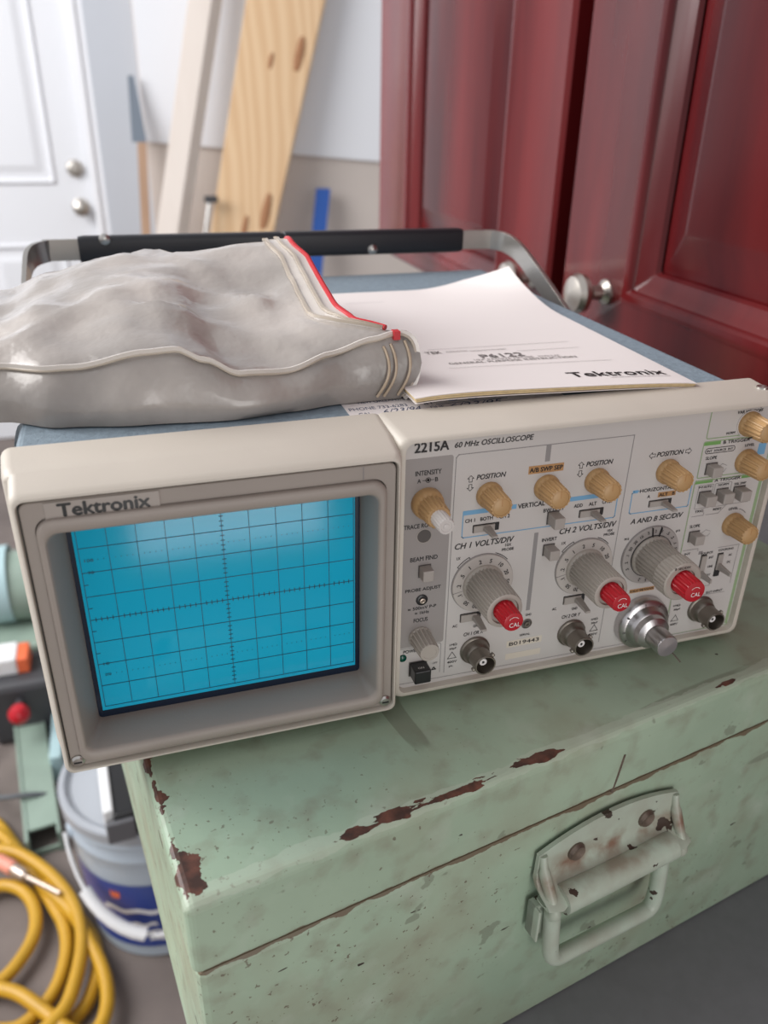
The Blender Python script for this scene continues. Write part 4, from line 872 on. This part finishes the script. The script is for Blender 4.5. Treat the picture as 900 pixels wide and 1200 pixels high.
# bucket ------------------------------------------------------------
bx, by = -.076, .834
bu = empty('paint_bucket', (bx, by, 0)); tag(bu, 'pale grey blue plastic paint bucket with blue label on the floor', 'bucket')
H = .31
m = MB().lathe([(0, .0), (.126, .0), (.130, .004), (.1375, .205), (.1385, .210), (.1385, .235), (.1405, .238), (.1405, .246), (.1390, .250), (.1395, .272), (.143, .275), (.146, .279), (.146, .300), (.144, .306)], 56, axis='z', closed_ends=False)
m.build('pail', MT['bucket'], bu)
m = MB().lathe([(.1465, .288), (.147, .306), (.144, H), (.137, H), (.134, .300), (.128, .2985), (.126, .302), (.06, .303), (.058, .301), (0, .301)], 56, axis='z'); m.build('lid', MT['lid'], bu)
m = MB(); lo = []
for k in range(0, 41):
    a = math.radians(185 + 170 * k / 40); lo.append([((.1303 + .0072 * (z - .004) / .2 + .0008) * math.cos(a), (.1303 + .0072 * (z - .004) / .2 + .0008) * math.sin(a), z) for z in (.030, .08, .13, .186)])
m.loft(lo, closed=False); lb = m.build('label', MT['label'], bu)
def onbucket(a, z): r = .1303 + .0072 * (z - .004) / .2 + .0018; return (r * math.cos(a), r * math.sin(a), z)
for (a0, a1, z0, z1, mt) in ((225, 275, .118, .128, 'wplastic'), (232, 262, .086, .094, 'wplastic'), (235, 285, .066, .073, 'wplastic'), (255, 300, .048, .055, 'wplastic'), (232, 239, .152, .166, 'orange')):
    m = MB(); lo = []
    for k in range(13):
        a = math.radians(a0 + (a1 - a0) * k / 12); wob = .003 * math.sin(k * 1.3); lo.append([onbucket(a, z0 + wob), onbucket(a, z1 + wob)])
    m.loft(lo, closed=False); m.build('label_print', MT[mt], lb)
hpth = []
for k in range(25):
    a = math.radians(196 + 148 * k / 24); sag = math.sin(math.pi * k / 24); hpth.append(((.150 + .022 * sag) * math.cos(a), (.150 + .022 * sag) * math.sin(a), .245 - .135 * sag))
m = MB(); m.tube(hpth, .0028, 8); hb = m.build('wire_handle', MT['wplastic'], bu)
m = MB(); m.tube(hpth[4:11], .0105, 12); m.build('handle_grip', MT['wplastic'], hb)
for a in (196, 344):
    c_, s_ = math.cos(math.radians(a)), math.sin(math.radians(a)); o = MB().lathe([(.013, 0), (.012, .008), (0, .009)], 16, axis='z').build('handle_ear', MT['bucket'], bu, (.137 * c_, .137 * s_, .245)); o.rotation_euler = Vector((c_, s_, 0)).to_track_quat('Z', 'Y').to_euler()
# black and white case on the lid
cx_ = empty('small_case', (-.106, .748, H)); cx_.rotation_euler = (0, 0, math.radians(4)); tag(cx_, 'black and white plastic case on the grey bucket lid', 'case')
bevel(MB().box(-.03, .06, -.055, .12, .0005, .05).build('body', MT['black'], cx_, smooth=0), .004)
bevel(MB().box(-.043, -.028, -.050, .12, .0005, .056).build('white_side', MT['wplastic'], cx_, smooth=0), .003)
bevel(MB().box(-.042, .0, -.063, -.054, .0005, .04).build('grey_end', MT['boxgrey'], cx_, smooth=0), .002)
for x, z in ((.018, .036), (.04, .036)): MB().lathe([(.005, 0), (.004, .003), (0, .003)], 12).build('latch_dot', MT['steel'], cx_, (x, -.055, z))

# yellow hose ---------------------------------------------------------
import itertools
runs = [  # loops on the floor: x, y, height in metres
    [(-0.4422, 1.1105, 0.013), (-0.3978, 1.0911, 0.013), (-0.3536, 1.0134, 0.013), (-0.3165, 0.9474, 0.013), (-0.2695, 0.8813, 0.013), (-0.2288, 0.8058, 0.013), (-0.2065, 0.7579, 0.013), (-0.1999, 0.7103, 0.013), (-0.2094, 0.6661, 0.013), (-0.2301, 0.6336, 0.013), (-0.28, 0.6048, 0.013), (-0.3462, 0.6145, 0.013), (-0.4168, 0.6648, 0.013)],
    [(-0.4582, 0.8171, 0.038), (-0.4381, 0.9737, 0.038), (-0.3802, 0.9898, 0.038), (-0.3381, 0.9689, 0.038), (-0.2866, 0.912, 0.038), (-0.249, 0.8503, 0.038), (-0.2278, 0.7916, 0.038), (-0.2224, 0.7364, 0.038), (-0.2325, 0.6732, 0.038), (-0.2506, 0.6286, 0.038), (-0.2962, 0.5991, 0.038), (-0.3621, 0.6124, 0.038), (-0.4365, 0.6894, 0.038)],
    [(-0.4731, 0.8216, 0.026), (-0.4292, 0.9002, 0.026), (-0.3733, 0.9144, 0.026), (-0.333, 0.8956, 0.026), (-0.308, 0.8537, 0.026), (-0.302, 0.8005, 0.026), (-0.3196, 0.7532, 0.026), (-0.3554, 0.7168, 0.026), (-0.4235, 0.7159, 0.026), (-0.4769, 0.8013, 0.026)],
    [(-0.4719, 0.9378, 0.02), (-0.428, 1.0588, 0.02), (-0.3855, 1.0489, 0.02), (-0.3573, 1.009, 0.02), (-0.325, 0.9553, 0.02), (-0.2805, 0.8598, 0.02), (-0.2561, 0.8002, 0.02), (-0.2502, 0.7449, 0.02), (-0.2622, 0.6903, 0.02), (-0.2858, 0.6564, 0.02), (-0.3282, 0.634, 0.02), (-0.4007, 0.6673, 0.02), (-0.4585, 0.7266, 0.02)],
    [(-0.4095, 0.7393, 0.032), (-0.3544, 0.7053, 0.032), (-0.3183, 0.6829, 0.032), (-0.2819, 0.6457, 0.032), (-0.2363, 0.595, 0.032), (-0.2025, 0.5846, 0.032), (-0.1859, 0.6125, 0.032), (-0.1838, 0.6543, 0.032), (-0.1948, 0.7046, 0.032), (-0.2189, 0.7662, 0.032), (-0.2444, 0.82, 0.032), (-0.2935, 0.8886, 0.032)],
]
allp = list(itertools.chain(*runs))
m = MB(); m.tube(catmull(allp, 8), .0115, 10)
hose = tag(m.build('coiled_hose', MT['hose'], None, (0, 0, 0), 60), 'yellow hose lying in loose loops on the floor', 'hose')
f0, f1, f2, f3 = (-0.3708, 0.9519), (-0.3418, 0.9236), (-0.3291, 0.9102), (-0.2585, 0.8422)
m = MB(); m.tube([(*f0, .05), (*f1, .05)], .013, 12); m.build('pink_cap', MT['pinkfit'], hose)
m = MB(); m.tube([(*f1, .05), (*f2, .05), (*(-0.3196, 0.8997), .05)], [.011, .012, .009], 12); m.build('coupling', MT['brass'], hose)
m = MB(); m.tube([(*(-0.3196, 0.8997), .05), (*f3, .052)], .0045, 10); m.build('nozzle_tube', MT['brass'], hose)

# green machine -------------------------------------------------------
mg = empty('green_machine', (-.35, 1.45, 0)); tag(mg, 'old pale green machine with a red knob standing on the floor at the left', 'machine')
ML = (.35, -1.45, 0)
m = MB(); a0, a1 = Vector((-.295, .985, 0)), Vector((-.345, 1.36, 0)); d = (a1 - a0).normalized(); nn = Vector((d.y, -d.x, 0))
def chan(m, a, b, wd, z0, z1):
    v = [a - nn * wd, a + nn * wd, b + nn * wd, b - nn * wd]; m.add([(*p.xy, z0) for p in v] + [(*p.xy, z1) for p in v], [(3, 2, 1, 0), (4, 5, 6, 7), (0, 1, 5, 4), (1, 2, 6, 5), (2, 3, 7, 6), (3, 0, 4, 7)])
chan(m, a0 + nn * .029, a1 + nn * .029, .003, .0, .05); chan(m, a0 - nn * .029, a1 - nn * .029, .003, .0, .05); chan(m, a0 + d * .03, a1, .028, .042, .047); chan(m, a0 + d * .005, a0 + d * .01, .028, .0, .012)
m.build('base_rail', MT['mgreen'], mg, ML, 0)
bevel(MB().box(-.42, -.27, 1.33, 1.5, 0, .16).build('gear_housing', MT['dark'], mg, ML, 0), .015)
MB().tube([(-.350, 1.34, .115), (-.345, 1.285, .122)], .0095, 10).build('knob_stem', MT['dark'], mg, ML)
q = MB().lathe([(0, -.022), (.013, -.019), (.021, -.009), (.0225, 0), (.021, .009), (.013, .019), (0, .022)], 24, axis='z'); q.build('red_knob', MT['red'], mg, (ML[0] - .345, ML[1] + 1.275, .125))
bevel(MB().box(-.42, -.345, 1.37, 1.44, .16, .205).build('switch_box', MT['wplastic'], mg, ML, 0), .006)
bevel(MB().box(-.352, -.322, 1.372, 1.438, .16, .2).build('orange_switch', MT['orange'], mg, ML, 0), .004)
m = MB(); m.tube([(-.75, 1.62, .28), (-.235, 1.6, .25)], .085, 28); cyl = bevel(m.build('motor_barrel', MT['mgreen'], mg, ML, 60), .012)
m = MB(); lo = []
for k in range(33):
    a = 2 * math.pi * k / 32; lo.append([(x, 1.608 + (.088 + e_) * math.cos(a), .262 + (.088 + e_) * math.sin(a)) for x, e_ in ((-.40, 0), (-.40, .006), (-.36, .006), (-.36, 0))])
m.loft(lo); m.build('blue_strap', MT['mblue'], cyl, (0, 0, 0), 50)
bevel(MB().box(-.45, -.25, 1.45, 1.68, 0, .18).build('pedestal', MT['mgreen'], mg, ML, 0), .01)
m = MB(); m.tube([(-.33, 1.46, .165), (-.25, 1.52, .185)], .011, 8); m.build('wooden_lever', MT['oldwood'], mg, ML)
m = MB(); m.box(-.29, -.265, 1.18, 1.33, .0, .07); bevel(m.build('blue_bracket', MT['mblue'], mg, ML, 0), .004)
m = MB(); m.tube(catmull([(-.42, 1.40, .1), (-.44, 1.25, .02), (-.40, 1.12, .055), (-.32, 1.10, .055), (-.24, 1.13, .01), (-.18, 1.2, .008)], 6), .005, 8); m.build('power_cord', MT['cable'], mg, ML)

flush_text()
